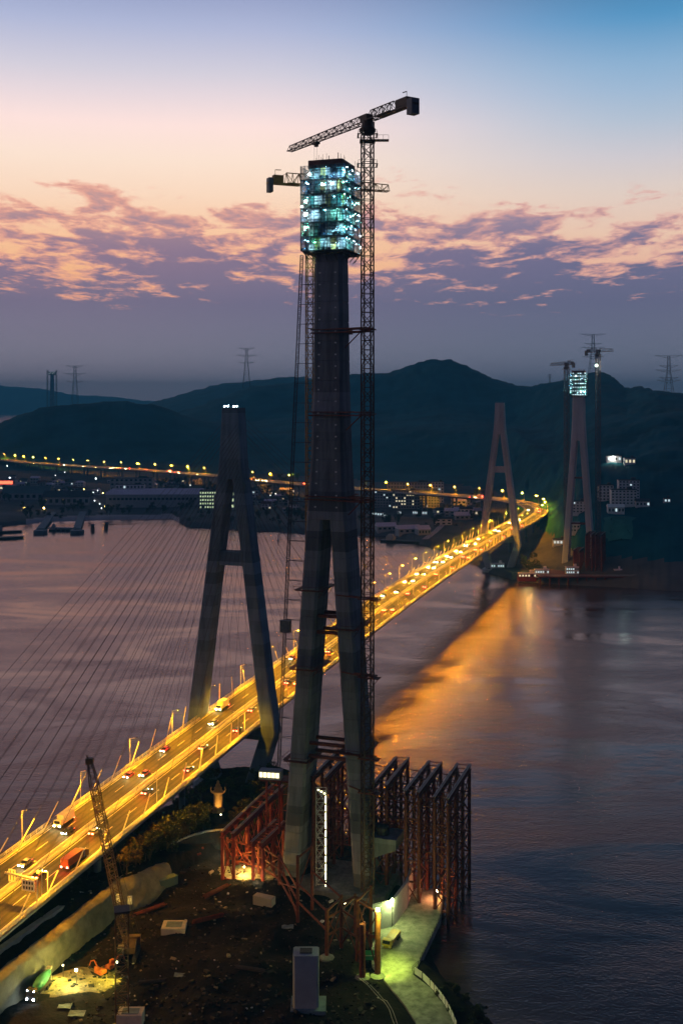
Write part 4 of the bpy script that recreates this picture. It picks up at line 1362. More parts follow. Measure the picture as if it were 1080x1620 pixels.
# ------------------------------------------------------------------ steel trestle bents beside the tower
def bent(label, near, far, zt, zb, nposts=4, wid=4.0, m='rust_steel', links=None):
    a, b = Vector(near), Vector(far)
    d = (b - a); d.z = 0; ln = d.length; d.normalize(); n = Vector((d.y, -d.x, 0))
    t_ = thing('steel_trestle', label, 'steel trestle', (a.x, a.y, zb), 0, 'steel trestles around the tall tower')
    for side in (-1, 1):
        o_ = n * (side * wid / 2)
        mb = MB(); p, q = a - d * 1.2 + o_, b + d * 1.2 + o_
        for dz_, w_, h_ in ((0, 1.0, .12), (-.75, .25, 1.4), (-1.5, 1.0, .12)):
            mb.box(((p.x + q.x) / 2, (p.y + q.y) / 2, zt + dz_), (w_, (q - p).length, h_), math.atan2(-d.x, d.y))
        mb.build('top_girder', m, t_)
        for k in (-.28, .28):
            mb = MB(); p2, q2 = p + n * k, q + n * k
            mb.box(((p2.x + q2.x) / 2, (p2.y + q2.y) / 2, zt + .16), (.14, (q - p).length, .2), math.atan2(-d.x, d.y)); mb.build('rail', 'rail_steel', t_)
        for i in range(nposts):
            c = a + d * (ln * i / (nposts - 1)) + o_
            mb = MB(); mb.bar((c.x, c.y, zb), (c.x, c.y, zt - 1.6), 0.56, 8); mb.build('post', m, t_)
    mb = MB()
    for i in range(nposts):
        c = a + d * (ln * i / (nposts - 1)); l, r = c - n * wid / 2, c + n * wid / 2
        zs = np.linspace(zb + 1.5, zt - 2, max(2, int((zt - zb) / 5.5)))
        for z0, z1 in zip(zs[:-1], zs[1:]):
            mb.bar((l.x, l.y, z0), (r.x, r.y, z0), .28); mb.bar((l.x, l.y, z0), (r.x, r.y, z1), .17); mb.bar((r.x, r.y, z0), (l.x, l.y, z1), .17)
        if i < nposts - 1:
            for s_ in (-1, 1):
                c1 = a + d * (ln * (i + 1) / (nposts - 1)); p, q = c + n * (s_ * wid / 2), c1 + n * (s_ * wid / 2)
                for k, (z0, z1) in enumerate(zip(zs[:-1], zs[1:])):
                    mb.bar((p.x, p.y, z0), (q.x, q.y, z0), .28)
                    if k % 2: mb.bar((p.x, p.y, z0), (q.x, q.y, z1), .18)
                    else: mb.bar((q.x, q.y, z0), (p.x, p.y, z1), .18)
    mb.build('bracing', m, t_)
    mb = MB()
    for i in range(9):
        c = a + d * (ln * i / 8); mb.box((c.x, c.y, zt + .08), (wid + .6, .3, .2), math.atan2(-d.x, d.y))
    mb.build('cross_beam', m, t_)
    if links:
        a2, b2 = Vector(links[0]), Vector(links[1]); mb = MB()
        for f_ in (0.15, .95):
            p, q = a.lerp(b, f_), a2.lerp(b2, f_)
            for lev in (zt - 3, zt - 11, zt - 19):
                if lev < zb + 3: continue
                mb.bar((p.x, p.y, lev), (q.x, q.y, lev), .2); mb.bar((p.x, p.y, lev - 2.4), (q.x, q.y, lev - 2.4), .2)
                for k in range(4):
                    u, v = p.lerp(q, k / 4), p.lerp(q, (k + 1) / 4)
                    mb.bar((u.x, u.y, lev - (2.4 if k % 2 else 0)), (v.x, v.y, lev - (0 if k % 2 else 2.4)), .12)
        mb.build('link_truss', m, t_)
    return t_


B = [(unp(505, 1228, 38), unp(544, 1188, 38)), (unp(601, 1240, 38), unp(635, 1199, 38)), (unp(652, 1251, 38), unp(687, 1206, 38)), (unp(698, 1261, 38), unp(732, 1210, 38))]
labs = ['dark red steel trestle seen between the two legs of the tall tower', 'steel trestle just right of the tall tower right leg',
        'steel trestle in the water, between two similar trestles right of the tower', 'steel trestle furthest out in the water, last of the row right of the tower']
for i, (a, b) in enumerate(B):
    bent(labs[i], a, b, 38, 4 if i == 0 else -3, 4, links=B[i + 1] if i < 3 else None)
lA, lB = unp(361, 1316, 22), unp(438, 1243, 22)
bent('orange lit steel trestle sloping away left of the tall tower', lA, lB, 22, 6, 5, 3.6, 'red_steel')
bent('shorter trestle nearer the lit left leg of the tower', unp(408, 1331, 20), unp(441, 1300, 20), 20, 6, 3, 3.2, 'red_steel')

# the stepped steel frame along the front of the work site
fr = thing('stepped_trestle', 'rusty steel frame stepping down in front of the tall tower foot', 'steel frame', tuple(unp(472, 1461, 6)))
FC = [(360, 1366, 8, 1325), (410, 1381, 8, 1335), (442, 1402, 8, 1352), (471, 1461, 7, 1354), (517, 1514, 6, 1438), (540, 1500, 6, 1436), (565, 1517, 6, 1422), (597, 1543, 5, 1440)]
fp = []
for i, (px, py, z, top) in enumerate(FC):
    p = unp(px, py, z); zt_ = CZ - (top - HY) * p.y / F
    fp.append((p, zt_))
    if i == 7:
        continue
    mb = MB(); mb.bar((p.x, p.y, z - 1.5), (p.x, p.y, zt_), .55 if i > 3 else .5, 8); mb.build('post', 'rust_steel', fr)
mb = MB(); p = fp[7][0]; mb.bar((p.x, p.y, 3.5), (p.x, p.y, fp[7][1] - .1), .78, 12); mb.build('post', 'rust_steel', fr)
p = unp(573, 1548, 5); mb = MB(); mb.bar((p.x, p.y, 3.5), (p.x, p.y, 19), .8, 12); mb.build('post', 'rust_steel', fr)
for q in (p, unp(517, 1516, 6), unp(597, 1546, 5)):
    mb = MB(); mb.lathe([(2.1, -1.0), (2.0, 0.35), (1.0, .55)], q, 9); mb.build('footing', 'concrete', fr)
mb = MB()
for i in range(len(fp) - 1):
    (a, za), (b, zb_) = fp[i], fp[i + 1]
    zm = min(za, zb_) - .6
    for f_ in ((1.0, .62, .25) if i < 3 else (1.0, .55)):
        zl = a.z + (zm - a.z) * f_
        mb.bar((a.x, a.y, zl), (b.x, b.y, zl), .3, 6)
    if i != 3: mb.bar((a.x, a.y, a.z + 1), (b.x, b.y, zm), .18, 5); mb.bar((b.x, b.y, b.z + 1), (a.x, a.y, zm), .18, 5)
mb.build('brace', 'rust_steel', fr)
# rear row of the same frame, towards the tower
mb = MB(); rear = []
for p, zt_ in fp[3:7]:
    r = p + D2 * 9 + N2 * 1.0; rear.append((r, zt_)); mb.bar((r.x, r.y, 5), (r.x, r.y, zt_), .45, 8)
    mb.bar((p.x, p.y, zt_ - .6), (r.x, r.y, zt_ - .6), .3, 6); mb.bar((p.x, p.y, zt_ * .5 + 3), (r.x, r.y, zt_ - 1), .18, 5)
for (a, za), (b, zb_) in zip(rear[:-1], rear[1:]): mb.bar((a.x, a.y, min(za, zb_) - .6), (b.x, b.y, min(za, zb_) - .6), .3, 6)
mb.build('rear_brace', 'rust_steel', fr)

# stair tower with the LED strip, between the legs
sx, sy = unp(508, 1398, 8).x, 334.0
st = thing('stair_tower', 'scaffold stair tower with a bright vertical light strip between the tower legs', 'stair tower', (sx, sy, 5))
mb = MB(); lattice(mb, (sx, sy, 5), (sx, sy, 36.5), 3.0, 3.0, 9, .11, .07, up=Vector((0, 1, 0))); mb.build('frame', 'galvanised', st)
for k in range(9):
    z = 5 + k * 3.5
    mb = MB(); sg = 1 if k % 2 else -1
    for i in range(8): mb.box((sx + sg * (-1.2 + 2.4 * i / 7), sy - .5, z + 3.5 * i / 7), (.36, .9, .1))
    mb.build('stair_flight', 'galvanised', st)
mb = MB()
for k in range(11):
    z0 = 7.4 + k * 2.55
    mb.box((sx + 1.35, sy - 1.75, z0 + 1.1), (.26, .16, 2.1 if k % 3 else 1.7))
for k in range(3): mb.box((sx + 1.0 - k * .9, sy - 1.75, 35.8 + k * .55), (.55, .16, .3))
mb.build('light_strip', 'led_strip', st)

emat('cabin_glow', (1.0, .88, .50), 2.2)
# hoist landing with a lit cabin, hung on the left leg
hl = atY(437, 1232, 344.0)
ld = thing('hoist_landing', 'lit site cabin on a small landing at the hoist foot left of the tower', 'landing', tuple(hl))
mb = MB(); mb.box(hl + Vector((1.5, 0, 0)), (12.5, 5.0, .35), -ANG * .6); mb.build('deck', 'rust_steel', ld)
cab_ = MB(); cab_.box(hl + Vector((-1.6, -.6, 1.7)), (7.0, 3.0, 2.7), -ANG * .6); cb = cab_.build('cabin', 'house_wall_grey', ld)
for k in range(5):
    mb = MB(); mb.box(hl + Vector((-1.6, -.6, 1.8)) + Matrix.Rotation(-ANG * .6, 3, 'Z') @ Vector((-2.8 + k * 1.3, -1.54, 0)), (1.05, .06, 1.5), -ANG * .6); mb.build('cabin_window', 'cabin_glow', cb)
mb = MB()
for dx_ in (-4, 0, 4, 7):
    for dy_ in (-2, 2):
        p = hl + Vector((1.0 + dx_, dy_ - dx_ * .2, -.2)); mb.bar(p, (p.x, p.y, 20), .22, 6)
for dx_ in (-4, 0, 4):
    for z in (hl.z - 4, hl.z - 9, hl.z - 14):
        p = hl + Vector((1.0 + dx_, -2 - dx_ * .2, 0)); q = hl + Vector((1.0 + dx_ + 4, -2 - (dx_ + 4) * .2, 0))
        mb.bar((p.x, p.y, z), (q.x, q.y, z + 4), .12); mb.bar((p.x, p.y, z), (q.x, q.y, z), .14)
mb.build('support', 'red_steel', ld)

# bracket and tank on the right leg
mb = MB(); uvr = 11.6 - (24 - 8) * .0722
br = thing('concrete_bracket', 'pale concrete bracket with a dark tank jutting right of the tower leg', 'concrete bracket', uvz(T1, uvr + 6, -4, 22))
mb.rings([[uvz(T1, u, v, z) for u, z in ((uvr + 2.7, 16.5), (uvr + 11.5, 20.5), (uvr + 11.5, 23.5), (uvr + 2.7, 23.5))] for v in (-5.5, 3.5)]); mb.build('corbel', 'concrete', br)
mb = MB(); q = uvz(T1, uvr + 6.5, -2, 23.6); mb.lathe([(0.4, 0), (1.9, 0.02), (1.9, 2.0), (1.6, 2.5), (.5, 2.8)], q, 14); mb.build('tank', 'dark_steel', br)
# concrete wall edging the haul road, lit by the lamp
w_ = [unp(586, 1474, 5), unp(620, 1466, 5), unp(642, 1436, 5), unp(651, 1408, 5)]
mb = MB()
for a, b in zip(w_[:-1], w_[1:]):
    d = (b - a).normalized(); n = Vector((-d.y, d.x, 0)) * .4
    mb.add([a - n, b - n, b + n, a + n] + [v + Vector((0, 0, 7.5)) for v in (a - n, b - n, b + n, a + n)], [(3, 2, 1, 0), (4, 5, 6, 7), (0, 1, 5, 4), (1, 2, 6, 5), (2, 3, 7, 6), (3, 0, 4, 7)])
wt = thing('retaining_wall', 'pale concrete wall lit green beside the haul road', 'retaining wall', tuple(w_[0]))
mb.build('wall', 'pale_concrete', wt)

# ------------------------------------------------------------------ lamps of the site
def flood(label, pos, m, size=.7, post_to=None, tgt=None):
    t_ = thing('floodlight', label, 'floodlight', tuple(pos), 0, 'site floodlights')
    mb = MB(); mb.box(pos, (size, size * .6, size * .8)); mb.build('lamp_head', m, t_)
    mb = MB(); mb.box(pos + Vector((0, size * .42, 0)), (size * 1.15, size * .25, size)); mb.build('housing', 'dark_steel', t_)
    if post_to is not None:
        mb = MB(); mb.bar((pos.x, pos.y + size * .5, post_to), (pos.x, pos.y + size * .5, pos.z + size * .4), .09, 6)
        for a in range(3): mb.bar((pos.x + math.cos(a * 2.1) * .9, pos.y + size * .5 + math.sin(a * 2.1) * .9, post_to), (pos.x, pos.y + size * .5, post_to + 1.3), .05)
        mb.build('post', 'dark_steel', t_)
    return t_


LIME = (.72, 1.0, .10)
p = fp[7][0]
pl = Vector((p.x, p.y - 1.0, fp[7][1] + .6))
f1 = flood('brilliant green white floodlight on top of the thick steel post by the haul road', pl, 'flood_lime', .8)
lamp('flood_beam', 'SPOT', pl + Vector((.6, -.6, .2)), 52000, LIME, unp(607, 1532, 5.2), 58, 1.0, .3, f1)
lamp('flood_glow', 'POINT', pl + Vector((1.0, .8, .6)), 3200, (.72, 1.0, .15), radius=.3, parent=f1)
p2 = unp(620, 1468, 5); f2 = flood('smaller work lamp on a thin mast by the lit concrete wall', Vector((p2.x, p2.y, 13)), 'flood_lime', .5, 5)
lamp('flood_glow', 'POINT', (p2.x + .8, p2.y - 1.2, 12.6), 2600, (.85, 1.0, .35), radius=.2, parent=f2)
p3 = unp(690, 1421, 5.3); f3 = flood('orange red lamp at the far end of the haul road by the trestles', Vector((p3.x, p3.y, 7.4)), 'flood_amber', .5, 5.2)
lamp('flood_glow', 'POINT', (p3.x - .9, p3.y - .9, 7.2), 900, (1.0, .30, .14), radius=.2, parent=f3)
p4 = unp(121, 1566, 5); f4 = flood('white floodlight on a stand in the pit beside the green mixer truck', Vector((p4.x, p4.y, 10.0)), 'flood_white', .55, 4.6)
lamp('flood_glow', 'POINT', (p4.x - .9, p4.y - .2, 9.9), 7500, (1.0, .84, .18), radius=.2, parent=f4)
p5 = unp(100, 1553, 5); f5 = flood('yellow lamp lighting the ground close behind the mixer truck', Vector((p5.x, p5.y, 9.2)), 'led_strip', .4, 4.6)
lamp('flood_beam', 'SPOT', (p5.x - .2, p5.y - .8, 9.1), 5200, (1.0, .80, .06), unp(88, 1563, 5), 120, .9, .2, f5)
p6 = unp(185, 1548, 5); f6 = flood('yellow lamp lighting the ground at the foot of the lattice mast', Vector((p6.x, p6.y, 9.2)), 'led_strip', .5, 4.6)
lamp('flood_beam', 'SPOT', (p6.x - .8, p6.y - .4, 9.2), 7000, (1.0, .80, .06), unp(168, 1553, 5), 130, .9, .2, f6)
p7 = unp(386, 1384, 8); f7 = flood('warm lamp on the ground under the orange trestle', Vector((p7.x, p7.y + 1, 10.0)), 'led_strip', .5, 7.6)
lamp('flood_glow', 'POINT', (p7.x, p7.y - .5, 10.4), 6500, (1.0, .55, .10), radius=.25, parent=f7)
p8 = unp(352, 1352, 8); lamp('flood_glow', 'POINT', (p8.x, p8.y, 11), 1400, (.9, 1.0, .55), radius=.25, parent=flood('pale lamp at the left end of the orange trestle', Vector((p8.x, p8.y + .7, 11)), 'led_strip', .35, 7.6))
p9 = unp(545, 1440, 8); f9 = flood('warm lamp among the frame posts at the tower foot', Vector((p9.x, p9.y, 10)), 'led_strip', .4, 6)
lamp('flood_glow', 'POINT', (p9.x, p9.y - .8, 10.4), 1300, (1.0, .72, .35), radius=.2, parent=f9)
pa = atY(440, 1378, 341); lamp('flood_glow', 'POINT', (pa.x - 6, pa.y - 8, 9.5), 700, (1.0, .85, .45), radius=.3, parent=f7)
fl = flood('brilliant white floodlight on the crane right of the distant formwork', Vector((221.2, 964, 183)), 'flood_warm', 1.0)
ph = atY(968, 727, 1238); fh = flood('brilliant white floodlight on the hillside above the distant terraces', ph, 'flood_warm', 1.1, ph.z - 5)
lamp('flood_glow', 'POINT', ph + Vector((0, -3, 2)), 5000, (1, .95, .8), radius=.5, parent=fh)

# ------------------------------------------------------------------ concrete blocks of the site
c = unp(484, 1590, 5)
mb = MB(); pd = thing('concrete_pier', 'tall square grey concrete pier standing alone on dark ground', 'concrete pier', (c.x, c.y, 4))
hgt = 13.2
mb.rings([[(c.x + x, c.y + y, z) for x, y in [(a * 3.15, b * 2.4) for a, b in ((-.86, -1), (.86, -1), (1, -.8), (1, .8), (.86, 1), (-.86, 1), (-1, .8), (-1, -.8))]] for z in (3, 5 + hgt)])
mb.build('shaft', 'house_wall_grey', pd)
mb = MB(); mb.box((c.x, c.y + .1, 5 + hgt + .12), (3.0, 2.4, .24)); mb.build('bearing_seat', 'dark_steel', pd)
mb = MB(); mb.box((c.x + .6, c.y, 4.6), (8.6, 7.0, 1.6)); mb.build('footing', 'old_concrete', pd)
for px, py, w_, d_, h_, lab in ((276, 1472, 6.6, 5.0, 1.7, 'low square concrete pier cap set in the dark earth'),
                                (207, 1613, 6.0, 4.0, 2.0, 'pale concrete block at the foot of the lattice mast'),):
    c = unp(px, py, 6); t_ = thing('concrete_block', lab, 'concrete block', (c.x, c.y, 5))
    mb = MB(); mb.box((c.x, c.y, 6 + h_ / 2 - 1), (w_, d_, h_ + 2)); mb.build('block', 'pale_concrete', t_)
    mb = MB(); mb.box((c.x, c.y, 6 + h_ + .05), (w_ * .66, d_ * .62, .1)); mb.build('recess', 'old_concrete', t_)

# spoil bank with a stone edged crest
cpts = [unp(258, 1352, 9), unp(275, 1336, 10), unp(300, 1325, 11), (unp(328, 1317, 11.5)), unp(358, 1314, 11.5)]
mb = MB(); n = 26; rg = []
for i in range(n):
    t = i / (n - 1) * (len(cpts) - 1); k = min(int(t), len(cpts) - 2); p = cpts[k].lerp(cpts[k + 1], t - k)
    j = fbm(np.array([i * .7]), np.array([3.3]), 3)[0]
    rg.append([p + Vector((0, y, z)) for y, z in ((-5.5 - j, -4.2), (-3.6, -2.6 + j * .6), (-1.0, -.3 + j * .5), (-.9, .35 + j * .2), (.5, .35 + j * .2), (3.5, -3.5))])
mb.rings(rg)
sb = thing('stone_bank', 'curved stone faced spoil bank with pale crest left of the orange trestle', 'spoil bank', tuple(cpts[0]))
smooth(mb.build('bank', 'rock', sb))
mb = MB()
for i in range(40):
    t = i / 39 * (len(cpts) - 1); k = min(int(t), len(cpts) - 2); p = cpts[k].lerp(cpts[k + 1], t - k)
    mb.box(p + Vector((0, -.2, .55)), (.75, .8, .4), random.uniform(-.4, .4))
tag(mb.build('kerb_stone', 'pale_concrete', sb), kind='stuff')
# red pipes lying on the bank
for i, (a, b, r) in enumerate(((unp(290, 1352, 9.2), unp(322, 1341, 9.8), .35), (unp(296, 1358, 8.6), unp(318, 1350, 9.2), .3))):
    t_ = thing('pipe', ['upper', 'lower'][i] + ' red steel pipe lying on the spoil bank', 'pipe', tuple(a)); mb = MB(); mb.bar(a, b, r, 10); mb.build('tube', 'red_steel', t_)

# loose rubble and litter over the dark ground
mb = MB(); rnd = random.Random(3)
for i in range(2600):
    px, py = rnd.uniform(110, 600), rnd.uniform(1380, 1640)
    p = unp(px, py, 5.5); z = near_ground(p.x, p.y)
    if z < 2: continue
    s_ = rnd.uniform(.12, .5) if rnd.random() < .9 else rnd.uniform(.5, .95); M = Matrix.Rotation(rnd.uniform(0, 6), 3, 'Z') @ Matrix.Rotation(rnd.uniform(-.5, .5), 3, 'X')
    mb.box((p.x, p.y, z + s_ * .2), (s_ * rnd.uniform(.8, 2.2), s_ * rnd.uniform(.6, 1.4), s_ * .6), M=M, mi=rnd.choices([0, 1, 2, 3], [10, .35, .8, 7])[0])
tag(mb.build('rubble', ['rock', 'pale_concrete', 'shotcrete', 'soil']), 'scattered rubble and scraps on the dark site ground', kind='stuff')
for i, (px, py, w_, lab) in enumerate(((375, 1383, 1.8, 'pale timber sheet lying near the foot of the red frame'), (285, 1545, 2.0, 'pale sheet lying on dark ground below the low pier cap'),
                                       (122, 1600, 2.6, 'pale folded sheet near the front of the mixer truck'), (103, 1590, 2.2, 'crumpled grey tarpaulin beside the mixer truck'), (455, 1478, 2.2, 'bent pale sheet left of the square pier'))):
    p = unp(px, py, 5.5); z = near_ground(p.x, p.y); t_ = thing('sheet', lab, 'loose sheet', (p.x, p.y, z))
    mb = MB(); g = []
    for r_ in range(5):
        for c_ in range(5): g.append((p.x + (c_ / 4 - .5) * w_ * 1.5, p.y + (r_ / 4 - .5) * w_, z + .25 + rnd.uniform(0, .3)))
    mb.add(g, [(r_ * 5 + c_, r_ * 5 + c_ + 1, r_ * 5 + c_ + 6, r_ * 5 + c_ + 5) for r_ in range(4) for c_ in range(4)]); mb.build('panel', 'old_concrete', t_)

# stacked materials in the dark yard
for k, (px, py, rz_, n__, ln, m_, nm, lab) in enumerate(((330, 1465, .5, 9, 9, 'rust_steel', 'rebar_bundle', 'bundle of rusty bars lying in the dark yard right of the low pier cap'), (395, 1540, -.3, 7, 8, 'dark_steel', 'pipe_stack', 'small stack of dark pipes left of the square pier'),
        (345, 1420, .9, 8, 10, 'rust_steel', 'rebar_bundle', 'bundle of rusty bars near the orange trestle'), (240, 1550, .2, 6, 7, 'dark_steel', 'pipe_stack', 'stack of dark pipes right of the lattice mast'), (235, 1445, .75, 8, 12, 'rust_steel', 'rebar_bundle', 'long bundle of rusty bars at the foot of the cut'))):
    p = unp(px, py, 6); z = near_ground(p.x, p.y); t_ = thing(nm, lab, 'material stack', (p.x, p.y, z)); d = Vector((math.cos(rz_), math.sin(rz_), 0)); n = Vector((-d.y, d.x, 0))
    for i in range(n__):
        q = p + n * ((i % 4) * .42) + d * random.uniform(-.5, .5); q.z = z + .45 + (i // 4) * .36
        mb = MB(); mb.bar(q - d * ln / 2, q + d * ln / 2, .17, 6); mb.build('bar' if m_ == 'rust_steel' else 'pipe', m_, t_)
for k, (px, py, rz_, m_, lab) in enumerate(((265, 1402, .75, 'roof_green', 'blue green site container at the far end of the cut'), (418, 1432, -.45, 'house_wall_grey', 'grey site container in the dark below the steel frame'))):
    p = unp(px, py, 7); z = near_ground(p.x, p.y); t_ = thing('container', lab, 'container', (p.x, p.y, z), rz_)
    mb = MB(); mb.box((0, 0, 1.3), (6.1, 2.4, 2.6))
    for i in range(14):
        for sy_ in (-1.22, 1.22): mb.box((-2.8 + i * .43, sy_, 1.35), (.2, .06, 2.3))
    mb.build('shell', m_, t_, True)
    mb = MB(); mb.box((3.07, 0, 1.3), (.05, 2.1, 2.3)); mb.build('door', 'galvanised', t_, True)

# white barrier panels on the outer side of the haul road
be = [unp(655, 1541, 5.3), unp(668, 1550, 5.3), unp(680, 1562, 5.3), unp(693, 1577, 5.3), unp(704, 1592, 5.3), unp(713, 1609, 5.3), unp(722, 1630, 5.3)]
pts = catmull(be, 2.1)[::1]
k = 0
for a, b in zip(pts[:-1], pts[1:]):
    t_ = thing('barrier_panel', f'white road barrier panel, {ORD[k]} from the bend outwards along the haul road', 'barrier panel', tuple(a), 0, 'white barrier panels along the haul road')
    d = (b - a); rz = math.atan2(d.y, d.x)
    mb = MB(); mb.box((a + b) / 2 + Vector((0, 0, 1.05)), (d.length * .88, .12, 1.7), rz); mb.build('panel', 'white_paint', t_)
    mb = MB()
    for e in (a.lerp(b, .04), a.lerp(b, .96)): mb.bar(e, e + Vector((0, 0, 2.1)), .07, 6)
    mb.build('post', 'dark_steel', t_)
    k += 1
ed = [unp(652, 1536, 5.3), unp(661, 1527, 5.3), unp(680, 1487, 5.3), unp(698, 1447, 5.3), unp(701, 1408, 5.3)]
rl = thing('road_railing', 'dark post railing along the water side of the haul road', 'railing', tuple(ed[0]))
pts = catmull(ed, 2.4)
mb = MB()
for a in pts: mb.bar(a, a + Vector((0, 0, 1.2)), .07, 5)
mb.build('post', 'dark_steel', rl)
for h_ in (.6, 1.15):
    mb = MB()
    for a, b in zip(pts[:-1], pts[1:]): mb.bar(a + Vector((0, 0, h_)), b + Vector((0, 0, h_)), .05, 4)
    mb.build('rail', 'dark_steel', rl)
le = [unp(586, 1545, 5.6), unp(612, 1566, 5.6), unp(638, 1600, 5.6), unp(652, 1640, 5.6)]
for j in (0, 1):
    pts = catmull([q + Vector((-2.6 - j * .8, 0, -.2)) for q in le], 2)
    t_ = thing('site_cable', ['outer', 'inner'][j] + ' pale power cable curving along the haul road edge', 'cable', tuple(pts[0])); mb = MB()
    for a, b in zip(pts[:-1], pts[1:]):
        za, zb_ = near_ground(a.x, a.y) + .15, near_ground(b.x, b.y) + .15; mb.bar((a.x, a.y, za), (b.x, b.y, zb_), .07, 5)
    mb.build('line', 'pale_concrete', t_)

# ------------------------------------------------------------------ the ornamental column by the bridge
c = unp(345, 1287, 4.5); c.z = near_ground(c.x, c.y)
hb = thing('ornamental_column', 'carved golden stone column with cloud wings beneath the bridge', 'column', tuple(c))
mb = MB(); mb.lathe([(2.3, -1.0), (2.3, .9), (1.9, 1.1), (1.9, 1.6)], c, 8); mb.build('base', 'gold_stone', hb)
mb = MB(); mb.lathe([(1.75, 1.6), (1.65, 2.0), (1.6, 6.4), (1.75, 6.7)], c, 16); mb.build('shaft', 'gold_stone', hb)
for sg in (-1, 1):
    mb = MB(); mb.rings([[c + Vector((sg * x, y, z + e)) for y, e in ((-.35, -.3), (.35, -.3), (.35, .3), (-.35, .3))] for x, z in ((1.2, 6.6), (2.0, 6.8), (2.6, 7.4), (2.7, 8.0), (2.4, 8.5))]); mb.build('cloud_wing', 'gold_stone', hb)
mb = MB(); mb.lathe([(1.75, 6.7), (2.0, 7.2), (1.3, 7.7), (1.5, 8.4), (.9, 8.9), (.9, 9.5), (.5, 10.0), (.45, 10.7), (.1, 11.2)], c, 14); smooth(mb.build('capital', 'gold_stone', hb))
ll = thing('uplight', 'small amber uplight at the foot of the ornamental column', 'uplight', (c.x + 1.5, c.y - 4.5, c.z + .5))
mb = MB(); mb.lathe([(.25, 0), (.3, .3), (.15, .4)], (c.x + 1.5, c.y - 4.5, c.z + .3), 8); mb.build('lamp_head', 'led_strip', ll)
lamp('uplight_beam', 'SPOT', (c.x + 1.2, c.y - 5.2, c.z + .9), 2600, (1, .58, .16), c + Vector((0, 0, 6)), 70, .8, .2, ll)

# ------------------------------------------------------------------ crawler crane and lattice mast, lower left
cb_ = unp(204, 1512, 5); cb_.z = 5.2
cc = thing('crawler_crane', 'crawler crane with a long dark lattice boom leaning left across the lit deck', 'crawler crane', tuple(cb_))
mb = MB()
for sx_ in (-2.1, 2.1):
    for k in range(9): mb.box(cb_ + Vector((sx_, -3.6 + k * .9, .55)), (.95, .7, 1.1))
    mb.box(cb_ + Vector((sx_, 0, .6)), (.7, 7.6, .8))
mb.build('crawler_track', 'dark_steel', cc)
mb = MB(); mb.box(cb_ + Vector((0, .6, 2.3)), (3.6, 6.6, 1.6), .1); mb.box(cb_ + Vector((.6, 3.4, 2.5)), (3.8, 1.6, 2.2), .1); mb.build('upper_body', 'crane_paint', cc)
mb = MB(); mb.box(cb_ + Vector((-1.6, -2.6, 2.6)), (1.5, 2.0, 2.0), .1); k_ = mb.build('operator_cab', 'crane_grey', cc)
mb = MB(); mb.box(cb_ + Vector((-1.75, -3.64, 2.8)), (1.2, .08, 1.2), .1); mb.build('cab_window', 'glass_dark', k_)
bt = atY(142, 1205, 306); bf = cb_ + Vector((-.2, -1.0, 3.0))
mb = MB(); bd = (bt - bf)
lattice(mb, bf, bf + bd * .12, .8, 2.1, 3, .13, .08, up=Vector((0, 1, 0))); lattice(mb, bf + bd * .12, bf + bd * .88, 2.1, 2.1, 22, .15, .08, up=Vector((0, 1, 0))); lattice(mb, bf + bd * .88, bt, 2.1, 1.1, 4, .14, .08, up=Vector((0, 1, 0)))
mb.build('boom', 'crane_paint', cc)
mb = MB(); mb.box(bt + Vector((0, 0, .2)), (2.0, 1.4, 1.6)); mb.bar(bt, bt + Vector((-.8, 0, 1.8)), .2); mb.build('boom_head', 'crane_paint', cc)
mb = MB()
for k in (-.6, .6): mb.bar(bt + Vector((k, 0, -.4)), cb_ + Vector((k - 1.5 + 2.5, 5.6, 3.4)), .05, 3)
for k in (-.3, .3): mb.bar(bt + Vector((k - .5, -.6, 0)), (bt.x + k - .5, bt.y - .6, 30), .04, 3)
mb.build('rope', 'dark_steel', cc)
mb = MB(); mb.box((bt.x - .5, bt.y - .6, 29.3), (1.0, .6, 1.6)); mb.build('hook_block', 'crane_paint', cc)
for k, (px, py) in enumerate(((188, 1421), (206, 1424))):
    q = atY(px, py, 306 - k * .4); t_ = thing('electrical_cabinet', ['left', 'right'][k] + ' small pale cabinet high on the crawler crane boom', 'cabinet', tuple(q))
    mb = MB(); mb.box(q, (1.2, .7, 2.1)); mb.build('case', 'galvanised', t_); mb = MB(); mb.box(q + Vector((0, -.37, .3)), (.8, .04, .9)); mb.build('door', 'white_paint', t_)
lm = unp(193, 1622, 4.5); lt = thing('lattice_mast', 'dark square lattice mast rising in front of the crawler crane', 'lattice mast', tuple(lm))
for k in range(6):
    link('mast_section', mast_mesh(3.0, 4.6, .15, .085, 'crane_paint'), lt, (0, 0, k * 4.6 - .5), (0, 0, .25))
mb = MB(); mb.box((lm.x, lm.y, lm.z + 27.6), (3.6, 3.6, .5), .25); mb.build('cap_frame', 'crane_paint', lt)


# ------------------------------------------------------------------ vehicles
def wheel(mbt, x, y, r, wd): mbt.rings([[(x + sx_ * wd / 2, y + r * math.cos(a), r + r * math.sin(a)) for a in [k * math.pi / 5 for k in range(10)]] for sx_ in (-1, 1)])


